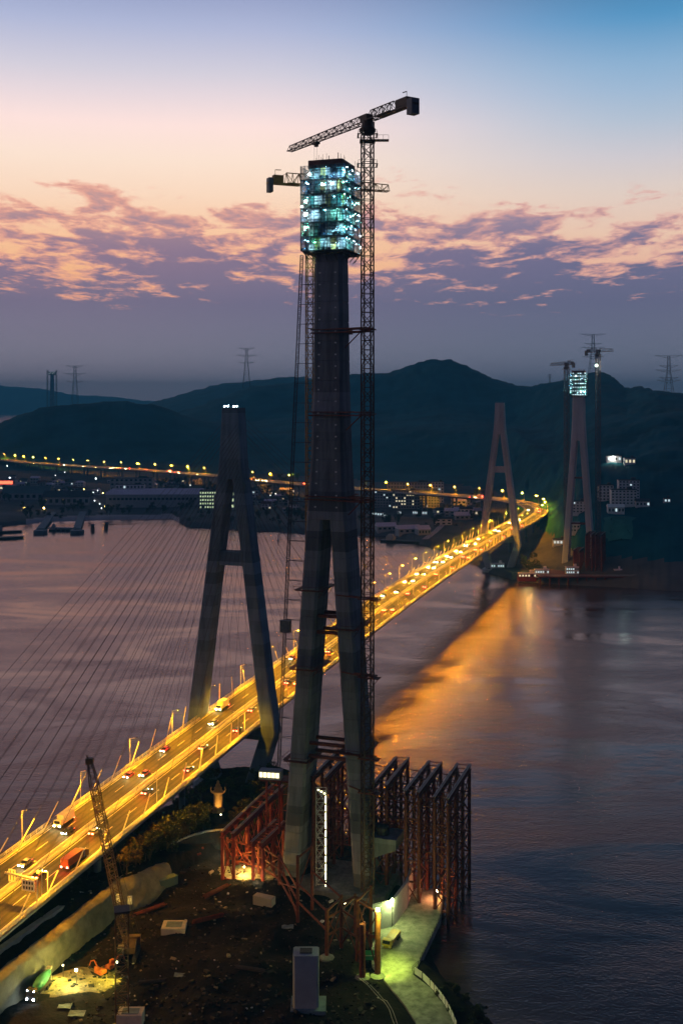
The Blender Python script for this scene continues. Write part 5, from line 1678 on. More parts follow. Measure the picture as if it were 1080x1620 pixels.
def make_mixer():
    t_ = thing('mixer_truck', 'green drum concrete mixer truck with headlights on, parked beneath the pale rock face', 'mixer truck')
    mb = MB(); mb.box((0, 0, 1.0), (1.0, 8.8, .4)); mb.box((0, -1.2, 1.3), (2.3, 5.6, .15)); mb.build('chassis', 'dark_steel', t_, True)
    mb = MB(); mb.rings([[(x, y, z) for y, z in ((4.9, .7), (5.0, 1.9), (4.7, 3.0), (3.2, 3.1), (3.1, .7))] for x in (-1.2, 1.2)]); c_ = mb.build('cab', 'car_black', t_, True)
    mb = MB(); mb.add([(-1.05, 5.01, 1.95), (1.05, 5.01, 1.95), (1.0, 4.76, 2.9), (-1.0, 4.76, 2.9)], [(0, 1, 2, 3)]); mb.build('windscreen', 'glass_dark', c_, True)
    for x in (-.9, .9):
        mb = MB(); mb.box((x, 5.06, 1.05), (.34, .1, .3)); mb.build('headlight', 'flood_white', c_, True)
        mb = MB(); mb.box((x, 4.8, 3.0), (.22, .16, .16)); mb.build('marker_light', 'flood_white', c_, True)
    mb = MB(); ax = Vector((0, -4.6, 3.3)) - Vector((0, 2.7, 2.4)); p = Vector((0, 2.7, 2.4)); rr = [(0, .7), (.12, 1.15), (.4, 1.38), (.62, 1.3), (.85, .9), (1, .55)]
    d = ax.normalized(); u = Vector((1, 0, 0)); v = d.cross(u)
    mb.rings([[p + ax * t + (u * math.cos(a) + v * math.sin(a)) * r for a in [k * math.pi / 9 for k in range(18)]] for t, r in rr]); smooth(mb.build('drum', 'mixer_green', t_, True))
    mb = MB(); mb.box((0, -4.7, 4.1), (1.2, .8, .7)); mb.bar((0, -4.9, 3.0), (.9, -5.8, 1.6), .22, 6); mb.bar((-.8, -4.2, 1.3), (-.5, -4.4, 3.4), .1); mb.bar((.8, -4.2, 1.3), (.5, -4.4, 3.4), .1); mb.build('hopper', 'galvanised', t_, True)
    for y in (3.9, -1.9, -3.2):
        for x in (-1.05, 1.05):
            mb = MB(); wheel(mb, x, y, .52, .45); mb.build('wheel', 'black_rubber', t_, True)
    return t_


mx = make_mixer(); c = unp(64, 1573, 5.0)
hd = unp(44, 1592, 5) - unp(88, 1546, 5); mx.location = (c.x, c.y, near_ground(c.x, c.y) + .05); mx.rotation_euler = (0, 0, math.atan2(hd.y, hd.x) - math.pi / 2)


def excavator(label, loc, rz, m):
    t_ = thing('excavator', label, 'excavator', loc, rz)
    for x in (-1.1, 1.1):
        mb = MB(); mb.rings([[(x + s_, y, z) for y, z in ((-1.8, .2), (1.8, .2), (2.2, .5), (1.9, .9), (-1.9, .9), (-2.2, .5))] for s_ in (-.3, .3)]); mb.build('crawler_track', 'black_rubber', t_, True)
    mb = MB(); mb.box((0, -.4, 1.5), (2.5, 3.4, .9)); mb.box((.3, -1.7, 1.8), (1.9, 1.0, 1.1)); mb.build('body', m, t_, True)
    mb = MB(); mb.box((-.7, .7, 2.3), (1.0, 1.5, 1.5)); c_ = mb.build('cab', m, t_, True)
    mb = MB(); mb.box((-.7, 1.47, 2.4), (.85, .05, 1.1)); mb.build('cab_window', 'glass_dark', c_, True)
    mb = MB(); mb.bar((.3, .9, 1.8), (.3, 3.3, 4.1), .24); mb.bar((.3, 3.3, 4.1), (.3, 5.0, 3.2), .2); mb.build('boom', m, t_, True)
    mb = MB(); mb.bar((.3, 5.0, 3.4), (.3, 5.9, 1.4), .17); mb.build('arm', m, t_, True)
    mb = MB(); mb.rings([[(.3 + s_, 5.9 + y, 1.3 + z) for y, z in ((0, .2), (.3, -.4), (-.1, -.9), (-.7, -.7))] for s_ in (-.5, .5)]); mb.build('bucket', 'dark_steel', t_, True)
    return t_


c = unp(158, 1541, 5); excavator('orange excavator working in the lit pit, arm towards the rock', (c.x, c.y, near_ground(c.x, c.y)), .9, 'orange_paint').scale = (.75,) * 3
c = unp(177, 1531, 5); excavator('second orange machine behind the lattice mast in the pit', (c.x, c.y, near_ground(c.x, c.y)), -.6, 'orange_paint').scale = (.75,) * 3


def make_truck(name, label, cat, m_cab, m_body, ln=8.0, w_=2.4, h_=2.6, crane=False):
    t_ = thing(name, label, cat)
    mb = MB(); mb.box((0, 0, .85), (w_ * .8, ln, .35)); mb.build('chassis', 'dark_steel', t_, True)
    mb = MB(); mb.rings([[(x, y, z) for y, z in ((ln * .5, .6), (ln * .5, 1.6), (ln * .47, 2.5), (ln * .31, 2.55), (ln * .29, .6))] for x in (-w_ / 2, w_ / 2)]); c_ = mb.build('cab', m_cab, t_, True)
    mb = MB(); mb.add([(-w_ * .43, ln * .503, 1.6), (w_ * .43, ln * .503, 1.6), (w_ * .41, ln * .475, 2.4), (-w_ * .41, ln * .475, 2.4)], [(0, 1, 2, 3)]); mb.build('windscreen', 'glass_dark', c_, True)
    mb = MB(); mb.box((0, -ln * .12, 1.05 + h_ / 2), (w_, ln * .74, h_)); mb.build('cargo_body', m_body, t_, True)
    for x in (-w_ * .38, w_ * .38):
        mb = MB(); mb.box((x, ln * .505, .95), (.42, .08, .28)); mb.build('headlight', 'head_beam', t_, True)
        mb = MB(); mb.box((x, -ln * .502, 1.0), (.5, .08, .36)); mb.build('tail_light', 'tail_red', t_, True)
        for y in (ln * .36, -ln * .24, -ln * .38):
            mb = MB(); wheel(mb, x * 1.15, y, .5, .34); mb.build('wheel', 'black_rubber', t_, True)
    return t_


def make_car(label, m):
    t_ = thing('car', label, 'car')
    w_ = .9
    prof = [(2.25, .35), (2.3, .62), (2.1, .82), (1.15, .95), (-1.75, 1.0), (-2.2, .95), (-2.28, .6), (-2.2, .35)]
    mb = MB(); mb.rings([[(x * k, y, z) for y, z in prof] for x, k in ((-w_, .96), (-w_, 1), (w_, 1), (w_, .96))]); mb.build('body', m, t_, True)
    mb = MB(); mb.rings([[(x, y, z) for x, y in ((-.84, a), (.84, a), (.84, b), (-.84, b))] for a, b, z in ((-1.75, 1.15, .95),)] + [[(x, y, 1.42) for x, y in ((-.68, -1.3), (.68, -1.3), (.68, .4), (-.68, .4))]]); gl = mb.build('cabin_glass', 'glass_dark', t_, True)
    mb = MB(); mb.box((0, -.45, 1.45), (1.34, 1.7, .06)); mb.build('roof', m, t_, True)
    for x in (-.62, .62):
        mb = MB(); mb.box((x, 2.28, .66), (.40, .08, .20)); mb.build('headlight', 'head_beam', t_, True)
        mb = MB(); mb.box((x, -2.28, .78), (.46, .08, .24)); mb.build('tail_light', 'tail_red', t_, True)
        for y in (1.4, -1.4):
            mb = MB(); wheel(mb, x * 1.28, y, .33, .22); mb.build('wheel', 'black_rubber', t_, True)
    return t_


cars = {m: make_car('', m) for m in ('car_white', 'car_black', 'car_silver', 'car_red', 'car_blue')}
tk = {'truck': make_truck('box_truck', '', 'truck', 'car_white', 'house_wall'), 'lorry': make_truck('lorry', '', 'truck', 'car_blue', 'orange_paint', 10.5, 2.5, 2.2), 'coach': make_truck('coach', '', 'bus', 'car_white', 'car_white', 11, 2.5, 2.3)}
used = set()


def s_at_px(px, u, lo=-200, hi=760):
    best, bs = 1e9, 0
    for s in np.arange(lo, hi, 1.0):
        q = on(s, u); e = abs(q.x / q.y * F + 540 - px)
        if e < best: best, bs = e, s
    return bs


CNT = {}


def put_car(src, s, u, lab):
    p, d, n = cl(s); q = on(s, u, 0.07)
    rz = math.atan2(d.y, d.x) - math.pi / 2 + (math.pi if u < 0 else 0)
    if src not in used:
        used.add(src); src.location = q; src.rotation_euler = (0, 0, rz); src['label'] = lab; o_ = src
    else: o_ = copy_tree(src, lab, q, rz)
    o_['group'] = 'vehicles on the bridge and viaduct'
    return o_


rnd = random.Random(21)
traffic = []
for px, u, k in ((63, 3.9, 0), (150, 3.9, 0), (118, 8.8, 'lorry'), (232, 4.2, 0), (300, 8.6, 0), (322, 4.0, 0), (376, 8.4, 0), (398, 4.1, 0), (455, 4.2, 0), (470, 8.5, 0), (520, 4.2, 0),
                 (608, 4.0, 0), (622, 8.6, 0), (646, 4.2, 0), (672, 8.4, 0), (690, 4.0, 0), (716, 8.6, 0), (733, 4.0, 0), (741, 8.5, 0), (752, 4.0, 0), (762, 8.5, 0), (776, 4, 0), (796, 8.5, 0), (812, 4, 'coach'), (826, 8.4, 0)):
    traffic.append((s_at_px(px, u), u, k))
for px, u, k in ((40, -4.0, 0), (102, -8.6, 'truck'), (108, -4.0, 0), (205, -8.6, 0), (228, -4.2, 0), (262, -8.4, 0), (338, -4.0, 0), (352, -8.5, 'truck'), (420, -4, 0), (462, -8.5, 0), (606, -8.5, 0), (628, -4.0, 0), (641, -8.4, 0),
                 (654, -4.1, 0), (660, -8.5, 0), (671, -4.0, 0), (678, -8.4, 0), (687, -4.0, 0), (692, -8.5, 'coach'), (701, -4.1, 0), (707, -8.4, 0), (714, -4.0, 0), (722, -8.5, 0), (729, -4, 0), (738, -8.5, 'truck'), (752, -4, 0), (757, -8.4, 0), (783, -8.5, 0), (789, -4, 0), (806, -8.4, 0), (822, -4.0, 0)):
    traffic.append((s_at_px(px, u), u, k))
for i in range(40):
    traffic.append((rnd.uniform(800, 2080), rnd.choice((-8.5, -4, 4, 8.5)), rnd.choice((0, 0, 0, 'truck', 'lorry'))))
traffic.sort()
for s, u, k in traffic:
    if k == 0:
        m = rnd.choice(list(cars)); src = cars[m]; nm = m[4:] + ' car'
    else: src = tk[k]; nm = {'truck': 'white box truck', 'lorry': 'orange bodied lorry', 'coach': 'long white coach'}[k]
    lane = ('outer' if abs(u) > 6 else 'inner')
    side = 'near' if u > 0 else 'far'
    seg = 'before the near pylon' if s < 0 else 'between the pylons' if s < 580 else 'past the far pylon' if s < 800 else 'on the viaduct'
    CNT[(nm, lane, side, seg)] = CNT.get((nm, lane, side, seg), 0) + 1
    n_ = CNT[(nm, lane, side, seg)]
    put_car(src, s, u, f'{ORD[n_ - 1]} {nm} {seg} in the {side} {lane} lane' + (', tail lights red' if u > 0 else ', headlights on'))
# the yellow site truck by the haul road
yt = make_truck('site_truck', 'yellow site truck parked against the lit concrete wall', 'truck', 'yellow_paint', 'crane_yellow', 8.5, 2.5, .8)
a, b = unp(612, 1500, 5.2), unp(630, 1476, 5.2); c = unp(619, 1492, 5.2); d = a - b
yt.location = (c.x, c.y, 5.25); yt.rotation_euler = (0, 0, math.atan2(d.y, d.x) - math.pi / 2)
for ch in yt.children:
    if ch.name.startswith(('headlight', 'tail_light')): ch.data.materials[0] = MAT['galvanised']
# green skip by the post
c = unp(583, 1516, 5.2); sk = thing('skip', 'green open skip on the lit concrete behind the thick post', 'skip', (c.x, c.y, 5.0))
mb = MB(); mb.rings([[(c.x + x * k, c.y + y * k, 5.0 + z) for x, y in ((-1.9, -1.2), (1.9, -1.2), (1.9, 1.2), (-1.9, 1.2))] for k, z in ((.8, .2), (1, 1.7), (.94, 1.7), (.78, .4))]); mb.build('tub', 'mixer_green', sk)
mb = MB(); mb.bar((c.x - 1.9, c.y - 1.25, 6.5), (c.x + 1.9, c.y - 1.25, 6.5), .08); mb.build('rim', 'galvanised', sk)

# ------------------------------------------------------------------ road signs on the deck
s = s_at_px(15, -1.2); q = on(s, 0.0, 0.2); sg = thing('road_sign', 'upright yellow white sign board on the bridge median at the left edge', 'road sign', tuple(q))
mb = MB()
for x in (-.9, .9): mb.bar(q + N2 * x, q + N2 * x + Vector((0, 0, 4.2)), .09)
mb.build('post', 'galvanised', sg)
mb = MB(); mb.box(q + Vector((0, 0, 2.9)), (2.2, .1, 3.2), -ANG); mb.build('board', 'white_paint', sg)
mb = MB()
for x in (-.45, .45): mb.box(q + N2 * x - D2 * .07 + Vector((0, 0, 2.9)), (.22, .04, 2.6), -ANG)
mb.build('marking', 'dark_steel', sg)
s = s_at_px(60, 12.4); q = on(s, 12.6, 0); gs = thing('gantry_sign', 'orange beam sign gantry with a white board of dark squares over the near lanes', 'sign gantry', tuple(q))
mb = MB(); mb.bar(q, q + Vector((0, 0, 7.2)), .22, 8); mb.build('post', 'galvanised', gs)
mb = MB(); q2 = on(s + 1, 2.0, 6.8); mb.bar(q + Vector((0, 0, 6.8)), q2, .32, 4); mb.build('beam', 'galvanised', gs)
bc = on(s, 10.2, 5.2); mb = MB(); mb.box(bc - D2 * .5, (3.8, .14, 3.0), -ANG); bd_ = mb.build('board', 'white_paint', gs)
mb = MB()
for i in range(4):
    for j in range(2): mb.box(bc - D2 * .6 + N2 * (-1.25 + i * .85) + Vector((0, 0, -.65 + j * 1.3)), (.5, .05, .75), -ANG)
mb.build('marking', 'dark_steel', bd_)
s = s_at_px(76, 12.4); q = on(s, 12.5, 0); cs_ = thing('camera_bracket', 'white camera post with a side arm at the near deck edge', 'camera post', tuple(q))
mb = MB(); mb.bar(q, q + Vector((0, 0, 6.6)), .14, 8); mb.build('post', 'white_paint', cs_)
mb = MB(); mb.bar(q + Vector((0, 0, 6.5)), q + Vector((0, 0, 6.5)) - N2 * 3.2, .12, 6); mb.box(q + Vector((0, 0, 6.2)) - N2 * 3.0, (.6, .5, .6)); mb.build('arm', 'white_paint', cs_)

# ------------------------------------------------------------------ power pylons on the ridges
def power_pylon(label, px, ytop, ybase, Y, wid=1.0, rl=.5):
    a = atY(px, ybase, Y); b = atY(px, ytop, Y); h_ = b.z - a.z
    t_ = thing('power_pylon', label, 'power pylon', tuple(a), 0, 'power pylons on the ridges')
    z0 = a.z - 12
    mb = MB(); w0, w1 = h_ * .26 * wid, h_ * .05
    lattice(mb, (a.x, a.y, z0), (a.x, a.y, a.z + h_ * .62), w0, w1 * 1.5, 6, rl, rl * .5, up=Vector((0, 1, 0)))
    lattice(mb, (a.x, a.y, a.z + h_ * .62), (a.x, a.y, b.z), w1 * 1.5, w1, 5, rl * .9, rl * .5, up=Vector((0, 1, 0))); mb.build('tower_body', 'dark_steel', t_)
    for f_, ln in ((1.0, .33), (.76, .22), (.66, .30), (.48, .22), (.42, .28)) if wid > .9 else ((1.0, .22), (.8, .28), (.6, .22)):
        mb = MB(); z = a.z + h_ * f_
        for sg in (-1, 1):
            for y in (-w1 * .5, w1 * .5): mb.bar((a.x, a.y + y, z), (a.x + sg * h_ * ln, a.y, z + h_ * .012), rl * .8, 4); mb.bar((a.x + sg * w1 * .5, a.y + y, z - h_ * .05), (a.x + sg * h_ * ln, a.y, z + h_ * .01), rl * .6, 4)
            for k in (.3, .6): mb.bar((a.x + sg * h_ * ln * k, a.y, z), (a.x + sg * h_ * ln * k, a.y, z - h_ * .05 * (1 - k)), rl * .5, 4)
        mb.build('cross_arm', 'dark_steel', t_)
    return t_


power_pylon('large lattice power pylon on the right ridge at the photo edge', 1057, 563, 630, 1995, 1.0, .36)
power_pylon('lattice power pylon rising behind the distant right crane', 937.5, 529, 590, 2700, .95, .5)
power_pylon('slender power pylon on the ridge left of the tall tower', 390, 551, 607, 3300, .8, .6)
power_pylon('faint hazy power pylon on the far left ridge', 119, 579, 640, 5200, .7, .9)
power_pylon('tiny power pylon on the saddle left of the distant formwork', 869, 592, 606, 2850, .8, .3)

# faint bridge tower under construction, far left over the hill
a = atY(83, 690, 5000); ft = thing('distant_tower', 'faint far off bridge tower with white top lights left of the hills', 'bridge tower', (a.x, a.y, 0))
mb = MB(); mb.rings([[(a.x + x * k, a.y + y * k, z) for x, y in ((-9, -9), (9, -9), (9, 9), (-9, 9))] for z, k in ((-2, 1.2), (150, 1.0), (262, .75))]); mb.build('shaft', 'old_concrete', ft)
mb = MB(); mb.box((a.x, a.y, 268), (26, 26, 14)); hd_ = mb.build('climbing_formwork', 'dark_steel', ft)
for k, x in enumerate((-10, -3, 4, 11)):
    mb = MB(); mb.box((a.x + x, a.y - 13.6, 268 + (k % 2) * 3), (3.2, 1, 2.4)); mb.build('work_lamp', 'window_cold', hd_)
for x in (-21, 19):
    mb = MB(); lattice(mb, (a.x + x, a.y, 0), (a.x + x, a.y, 284), 5, 5, 30, .7, .4, up=Vector((0, 1, 0))); mb.build('crane_mast', 'dark_steel', ft)

# ------------------------------------------------------------------ houses and works of the far shore
WIN = {}


def win_mesh(w_, h_, m):
    if (w_, h_, m) not in WIN:
        mb = MB(); mb.box((0, 0, 0), (w_, .16, h_)); WIN[(w_, h_, m)] = mb.mesh('window', m)
    return WIN[(w_, h_, m)]


def house(name, label, cat, x, y, z, w_, d_, h_, rz, wall, roof, rtype='gable', cols=4, floors=2, lit=.08, group=None, litm='window_lit'):
    t_ = thing(name, label, cat, (x, y, z), rz, group)
    mb = MB(); mb.box((0, 0, h_ / 2 - 1.5), (w_, d_, h_ + 3)); wl = mb.build('wall', wall, t_, True)
    mb = MB()
    if rtype == 'gable': mb.rings([[(sx * (w_ / 2 + .4), yy, zz) for yy, zz in ((-d_ / 2 - .5, h_ + .02), (d_ / 2 + .5, h_ + .02), (0, h_ + d_ * .28))] for sx in (-1, 1)])
    elif rtype == 'hip': mb.rings([[(a * k, b * k2, zz) for a, b in ((-w_ / 2 - .4, -d_ / 2 - .4), (w_ / 2 + .4, -d_ / 2 - .4), (w_ / 2 + .4, d_ / 2 + .4), (-w_ / 2 - .4, d_ / 2 + .4))] for k, k2, zz in ((1, 1, h_ + .02), (.55, .06, h_ + d_ * .26))])
    else:
        mb.box((0, 0, h_ + .2), (w_ + .3, d_ + .3, .4)); mb.box((0, -d_ / 2, h_ + .7), (w_ + .3, .3, .7)); mb.box((w_ * .25, d_ * .1, h_ + 1.5), (w_ * .2, d_ * .3, 2.4))
    mb.build('roof', roof, t_, True)
    rr = random.Random(int(x * 7 + y * 3))
    for f_ in range(floors):
        for c_ in range(cols):
            m_ = litm if rr.random() < lit else 'glass_dark'
            link('window', win_mesh(round(w_ / cols * .5, 1), round(h_ / floors * .45, 1), m_), wl, ((c_ + .5) / cols * w_ - w_ / 2, -d_ / 2 - .02, (f_ + .55) * h_ / floors))
    return t_


def gz(x, y): return far_ground(x, y)


# the big works hall with a pale roof, left of the near pylon
def at(px, Y):
    X = (px - 540) / F * Y
    return X, Y, gz(X, Y)


x, y, z = at(247, 1560)
wh = thing('warehouse', 'long factory hall with a wide pale roof behind the shore', 'factory', (x, y, z), .05)
mb = MB(); mb.box((0, 0, 7), (128, 70, 20)); wl = mb.build('wall', 'house_wall_grey', wh, True)
for k in range(4):
    y0 = -35 + k * 17.5
    mb = MB(); mb.rings([[(sx, yy, zz) for yy, zz in ((y0 + .1, 17.02), (y0 + 17.4, 17.02), (y0 + 8.75, 20.6))] for sx in (-65, 65)]); mb.build('roof', 'roof_pale', wh, True)
for k in range(22): link('window', win_mesh(3.6, 3.0, 'glass_dark'), wl, (-58 + k * 5.5, -35.02, 11))
x, y, z = at(210, 1660)
wh2 = house('factory_building', 'taller dark factory block behind the pale roofed hall', 'factory', x, y, z, 62, 30, 30, .05, 'house_wall_grey', 'roof_dark', 'flat', 9, 5, .02)
x, y, z = at(207, 1590)
house('factory_building', 'white two storey office in front of the dark factory block', 'office', x, y, z + 6, 40, 18, 20, .05, 'house_wall', 'roof_dark', 'flat', 8, 3, .15, None, 'window_cold')
x, y, z = at(332, 1500)
lg = house('factory_building', 'greenish lit glass fronted hall end just left of the near pylon', 'factory', x, y, z, 26, 24, 24, .05, 'house_wall_grey', 'roof_dark', 'flat', 8, 5, .9, None, 'window_lime')
x, y, z = at(371, 1490)
house('factory_building', 'narrow lime lit hall seen between the legs of the near pylon', 'factory', x, y, z, 15, 24, 24, .3, 'house_wall_grey', 'roof_dark', 'flat', 3, 3, 1.0, None, 'window_lime')
x, y, z = at(45, 1640)
house('shed', 'low shed with a grey green roof near the left edge', 'shed', x, y, z, 70, 34, 10, .02, 'house_wall_grey', 'roof_green', 'gable', 8, 1, .05)
x, y, z = at(108, 1570)
house('shed', 'dark wide shed between the two yellow dock lamps and the lit street', 'shed', x, y, z, 66, 30, 11, .03, 'house_wall_grey', 'roof_dark', 'gable', 8, 1, .02)
# red neon front at the left edge
x, y, z = at(4, 1760)
nb = house('shop_building', 'shop front with a red glowing sign band at the left photo edge', 'shop', x, y, z, 46, 16, 17, 0, 'house_wall', 'roof_dark', 'flat', 7, 2, .5)
mb = MB(); mb.box((2, -8.3, 13.5), (34, .3, 4.6)); mb.build('sign_band', 'neon_red', nb, True)
mb = MB(); mb.box((2, -8.4, 5.0), (40, .3, 2.6)); mb.build('shop_light', 'window_lit', nb, True)
# apartment and dormitory blocks right of the tall tower
for k, (px, Y, w_, h_, cols_, fl_, lit_, lab, lm_) in enumerate((
        (612, 1490, 34, 22, 9, 6, .10, 'grey dormitory block behind the crane mast, few windows lit', 'window_cold'),
        (642, 1470, 36, 24, 10, 6, .24, 'grey dormitory block with the most lit windows, right of the crane mast', 'window_lit'),
        (674, 1480, 34, 22, 9, 6, .08, 'grey dormitory block at the right end of the row', 'window_cold'),
        (650, 1560, 66, 27, 16, 6, .02, 'long unlit dormitory block behind the row', 'window_cold'),
        (692, 1540, 16, 29, 4, 7, .02, 'pale stair block right of the dormitory row', 'window_cold'))):
    x, y, z = at(px, Y)
    house('apartment_block', lab, 'apartment block', x, y, z, w_, 13, h_, -.05, 'house_wall_grey' if k < 4 else 'house_wall', 'roof_dark', 'flat', cols_, fl_, lit_, None, lm_)
for k, (px, Y, sz, m_) in enumerate(((592, 1395, 4, 'window_cold'), (602, 1390, 6, 'window_cold'), (609, 1378, 3, 'window_cold'), (631, 1402, 3, 'flood_warm'), (656, 1400, 4, 'window_cold'), (671, 1393, 4, 'window_lit'))):
    x, y, z = at(px, Y)
    house('kiosk', f'little lit hut, {ORD[k]} from the left below the dormitory blocks', 'hut', x, y, z, sz * 1.6, 5, 5, 0, 'house_wall', 'roof_dark', 'flat', 3, 1, 1.0, 'lit huts below the dormitories', 'window_cold')
# scattered houses
rnd = random.Random(12)
hc = 0
zones = [('behind the jetty on the left', 10, 180, 1700, 1930, 22), ('right of the lit street', 190, 330, 1720, 1880, 14), ('left of the hoist', 392, 440, 1440, 1760, 9),
         ('right of the hoist', 445, 480, 1420, 1740, 8), ('in the fields left of the far pylon', 690, 752, 1290, 1540, 10)]
for zn, p0, p1, y0, y1, n_ in zones:
    hs = sorted((rnd.uniform(p0, p1), rnd.uniform(y0, y1)) for _ in range(n_))
    for k, (px, Y) in enumerate(hs):
        x, y, z = at(px, Y)
        w_, d_, h_ = rnd.uniform(10, 20), rnd.uniform(8, 12), rnd.choice((4.5, 7, 7, 10))
        wl_ = rnd.choice(('house_wall', 'house_wall_grey', 'house_wall_grey')); rt = rnd.choice(('gable', 'gable', 'hip', 'flat'))
        rm = rnd.choice(('roof_dark', 'roof_dark', 'roof_red', 'roof_pale'))
        wn = {'roof_dark': 'dark', 'roof_red': 'red', 'roof_pale': 'pale'}[rm]
        house('house', f'small {wn} roofed house, {ORD[k]} from left {zn}', 'house', x, y, z, w_, d_, h_, rnd.uniform(-.3, .3), wl_, rm, rt, 3, 1 if h_ < 6 else 2, .07, f'houses {zn}', rnd.choice(('window_lit', 'window_cold')))
# sheds along the shore
for k, (px, Y, w_, h_, roof) in enumerate(((610, 1262, 22, 5, 'roof_pale'), (645, 1236, 26, 5, 'roof_pale'), (668, 1222, 14, 6, 'roof_pale'), (733, 1345, 22, 5, 'roof_pale'), (748, 1380, 20, 5, 'roof_pale'))):
    x, y, z = at(px, Y)
    house('shed', ['pale roofed shed on the shore right of the crane mast', 'long pale roofed shed at the point of the shore', 'small pale shed at the shore corner', 'pale shed by the track left of the far pylon', 'pale shed behind the track left of the far pylon'][k],
          'shed', x, y, z, w_, 14, h_, rnd.uniform(-.2, .3), 'house_wall_grey', roof, 'gable', 4, 1, .05)
# tracks of the far shore
def track(label, pts, w_, m='sand'):
    mb = MB(); q = catmull([Vector((*at(px, Y)[:2], 0)) for px, Y in pts], 10); vs = []
    for i, p in enumerate(q):
        d = (q[min(i + 1, len(q) - 1)] - q[max(i - 1, 0)]).normalized(); n = Vector((d.y, -d.x, 0)) * w_ / 2
        for e in (p - n, p + n): vs.append((e.x, e.y, gz(e.x, e.y) + .55))
    mb.add(vs, [(2 * i, 2 * i + 1, 2 * i + 3, 2 * i + 2) for i in range(len(q) - 1)]); tag(mb.build('road', m), label, kind='structure')


track('pale track winding up from the far shore', [(672, 1180), (700, 1300), (690, 1390), (715, 1430), (745, 1500), (765, 1560)], 7)
track('lit street between the works and the sheds', [(132, 1780), (141, 1690), (152, 1610), (168, 1530)], 8, 'road_concrete')

# ---- jetty, dolphins and moored boats
jx = lambda px, py: unp(px, py, 2.6)
jt = thing('jetty', 'dark horseshoe jetty of two arms reaching into the strait on the left', 'jetty', tuple(jx(95, 830)))
for nm, a, b, w_ in (('walkway', jx(84, 812), jx(64, 838), 9), ('walkway', jx(132, 809), jx(122, 838), 9), ('platform', jx(78, 836), jx(122, 837), 7)):
    d = (b - a).normalized(); n = Vector((d.y, -d.x, 0)) * w_ / 2
    mb = MB(); mb.rings([[a - n, a + n, b + n, b - n], [v + Vector((0, 0, 1.4)) for v in (a - n, a + n, b + n, b - n)]]); mb.build(nm, 'old_concrete', jt)
for px, py in ((64, 838), (71, 829), (122, 838), (126, 826), (93, 837), (108, 837)):
    p = jx(px, py)
    mb = MB()
    for dx_ in (-3, 3): mb.bar((p.x + dx_, p.y, -3), (p.x + dx_, p.y, 2.7), .8, 8)
    mb.build('pile', 'old_concrete', jt)
for k, (px, py) in enumerate(((64, 841), (122, 841))):
    p = jx(px, py); mb = MB(); mb.rings([[(p.x + x * 7, p.y + y * 6, z) for x, y in ((-.7, -1), (.7, -1), (1, -.5), (1, 1), (-1, 1), (-1, -.5))] for z in (-3, 4.2)]); mb.build('jetty_head', 'old_concrete', jt)
for k, px in enumerate((147, 168)):
    p = unp(px, 840 - k * 3, 0); t_ = thing('mooring_dolphin', ['left larger', 'right smaller'][k] + ' mooring dolphin standing in the water right of the jetty', 'mooring post', tuple(p))
    mb = MB()
    for a_ in range(4): mb.bar((p.x + 2.4 * math.cos(a_ * 1.57), p.y + 2.4 * math.sin(a_ * 1.57), -3), (p.x + 1.2 * math.cos(a_ * 1.57), p.y + 1.2 * math.sin(a_ * 1.57), 6.5), .7, 6)
    mb.build('pile', 'dark_steel', t_)
    mb = MB(); mb.lathe([(2.3, 6.3), (2.4, 7.8), (1.2, 8.2)], p, 10); mb.build('cap', 'old_concrete', t_)


def boat(label, px, py, ln, rz, h_=1.0, house_at=-.3, z=0):
    p = unp(px, py, 0); t_ = thing('boat', label, 'boat', tuple(p), rz)
    mb = MB(); b = ln * .12
    mb.rings([[(x * ln, y * b * k, zz) for x, y in ((-.5, -1), (.25, -1), (.42, -.55), (.5, 0), (.42, .55), (.25, 1), (-.5, 1))] for zz, k in ((-.8, .7), (h_ * 2.4, 1.0))]); mb.build('hull', 'dark_steel', t_, True)
    mb = MB(); mb.box((house_at * ln, 0, h_ * 2.4 + 2.2), (ln * .16, b * 1.5, 4.4)); mb.box((house_at * ln, 0, h_ * 2.4 + 5.2), (ln * .1, b * 1.1, 1.8)); dk = mb.build('deckhouse', 'house_wall_grey', t_, True)
    mb = MB(); mb.bar((house_at * ln, 0, h_ * 2.4 + 6), (house_at * ln, 0, h_ * 2.4 + 11), .14); mb.bar((ln * .2, 0, h_ * 2.4), (ln * .2, 0, h_ * 2.4 + 7), .18); mb.build('mast', 'dark_steel', t_, True)
    return t_


boat('dark moored barge cut by the left photo edge', 4, 853, 46, .35)
boat('smaller dark boat moored inside the barge at the left edge', 14, 843, 30, .35)
boat('low dark workboat moored at the jetty platform', 96, 840, 26, .05, .8)
boat('dark barge lying against the shore right of the crane mast', 640, 858, 52, -.35, .9)
p = unp(440, 856, 0); t_ = thing('navigation_mark', 'small white navigation mark standing in the water near the hoist', 'navigation mark', tuple(p))
mb = MB(); mb.lathe([(1.2, -1), (1.2, 1.5), (.5, 2), (.4, 7.5), (.1, 8)], p, 8); mb.build('post', 'white_paint', t_)

# ---- single lights of the town: poles with lit heads
def town_light(label, px, py, Y, m, sz):
    p = atY(px, py, Y); z0 = gz(p.x, p.y)
    t_ = thing('town_lamp', label, 'lamp', (p.x, p.y, z0), 0, 'single lamps of the far shore')
    mb = MB(); mb.bar((p.x, p.y + sz, z0 - 1), (p.x, p.y + sz, max(p.z, z0 + 3)), .2, 5); mb.build('pole', 'dark_steel', t_)
    mb = MB(); mb.lathe([(.1, -sz / 2), (sz / 2, -.1), (sz / 2, .2), (.1, sz / 2)], (p.x, p.y, max(p.z, z0 + 3)), 8); mb.build('lamp_head', m, t_)


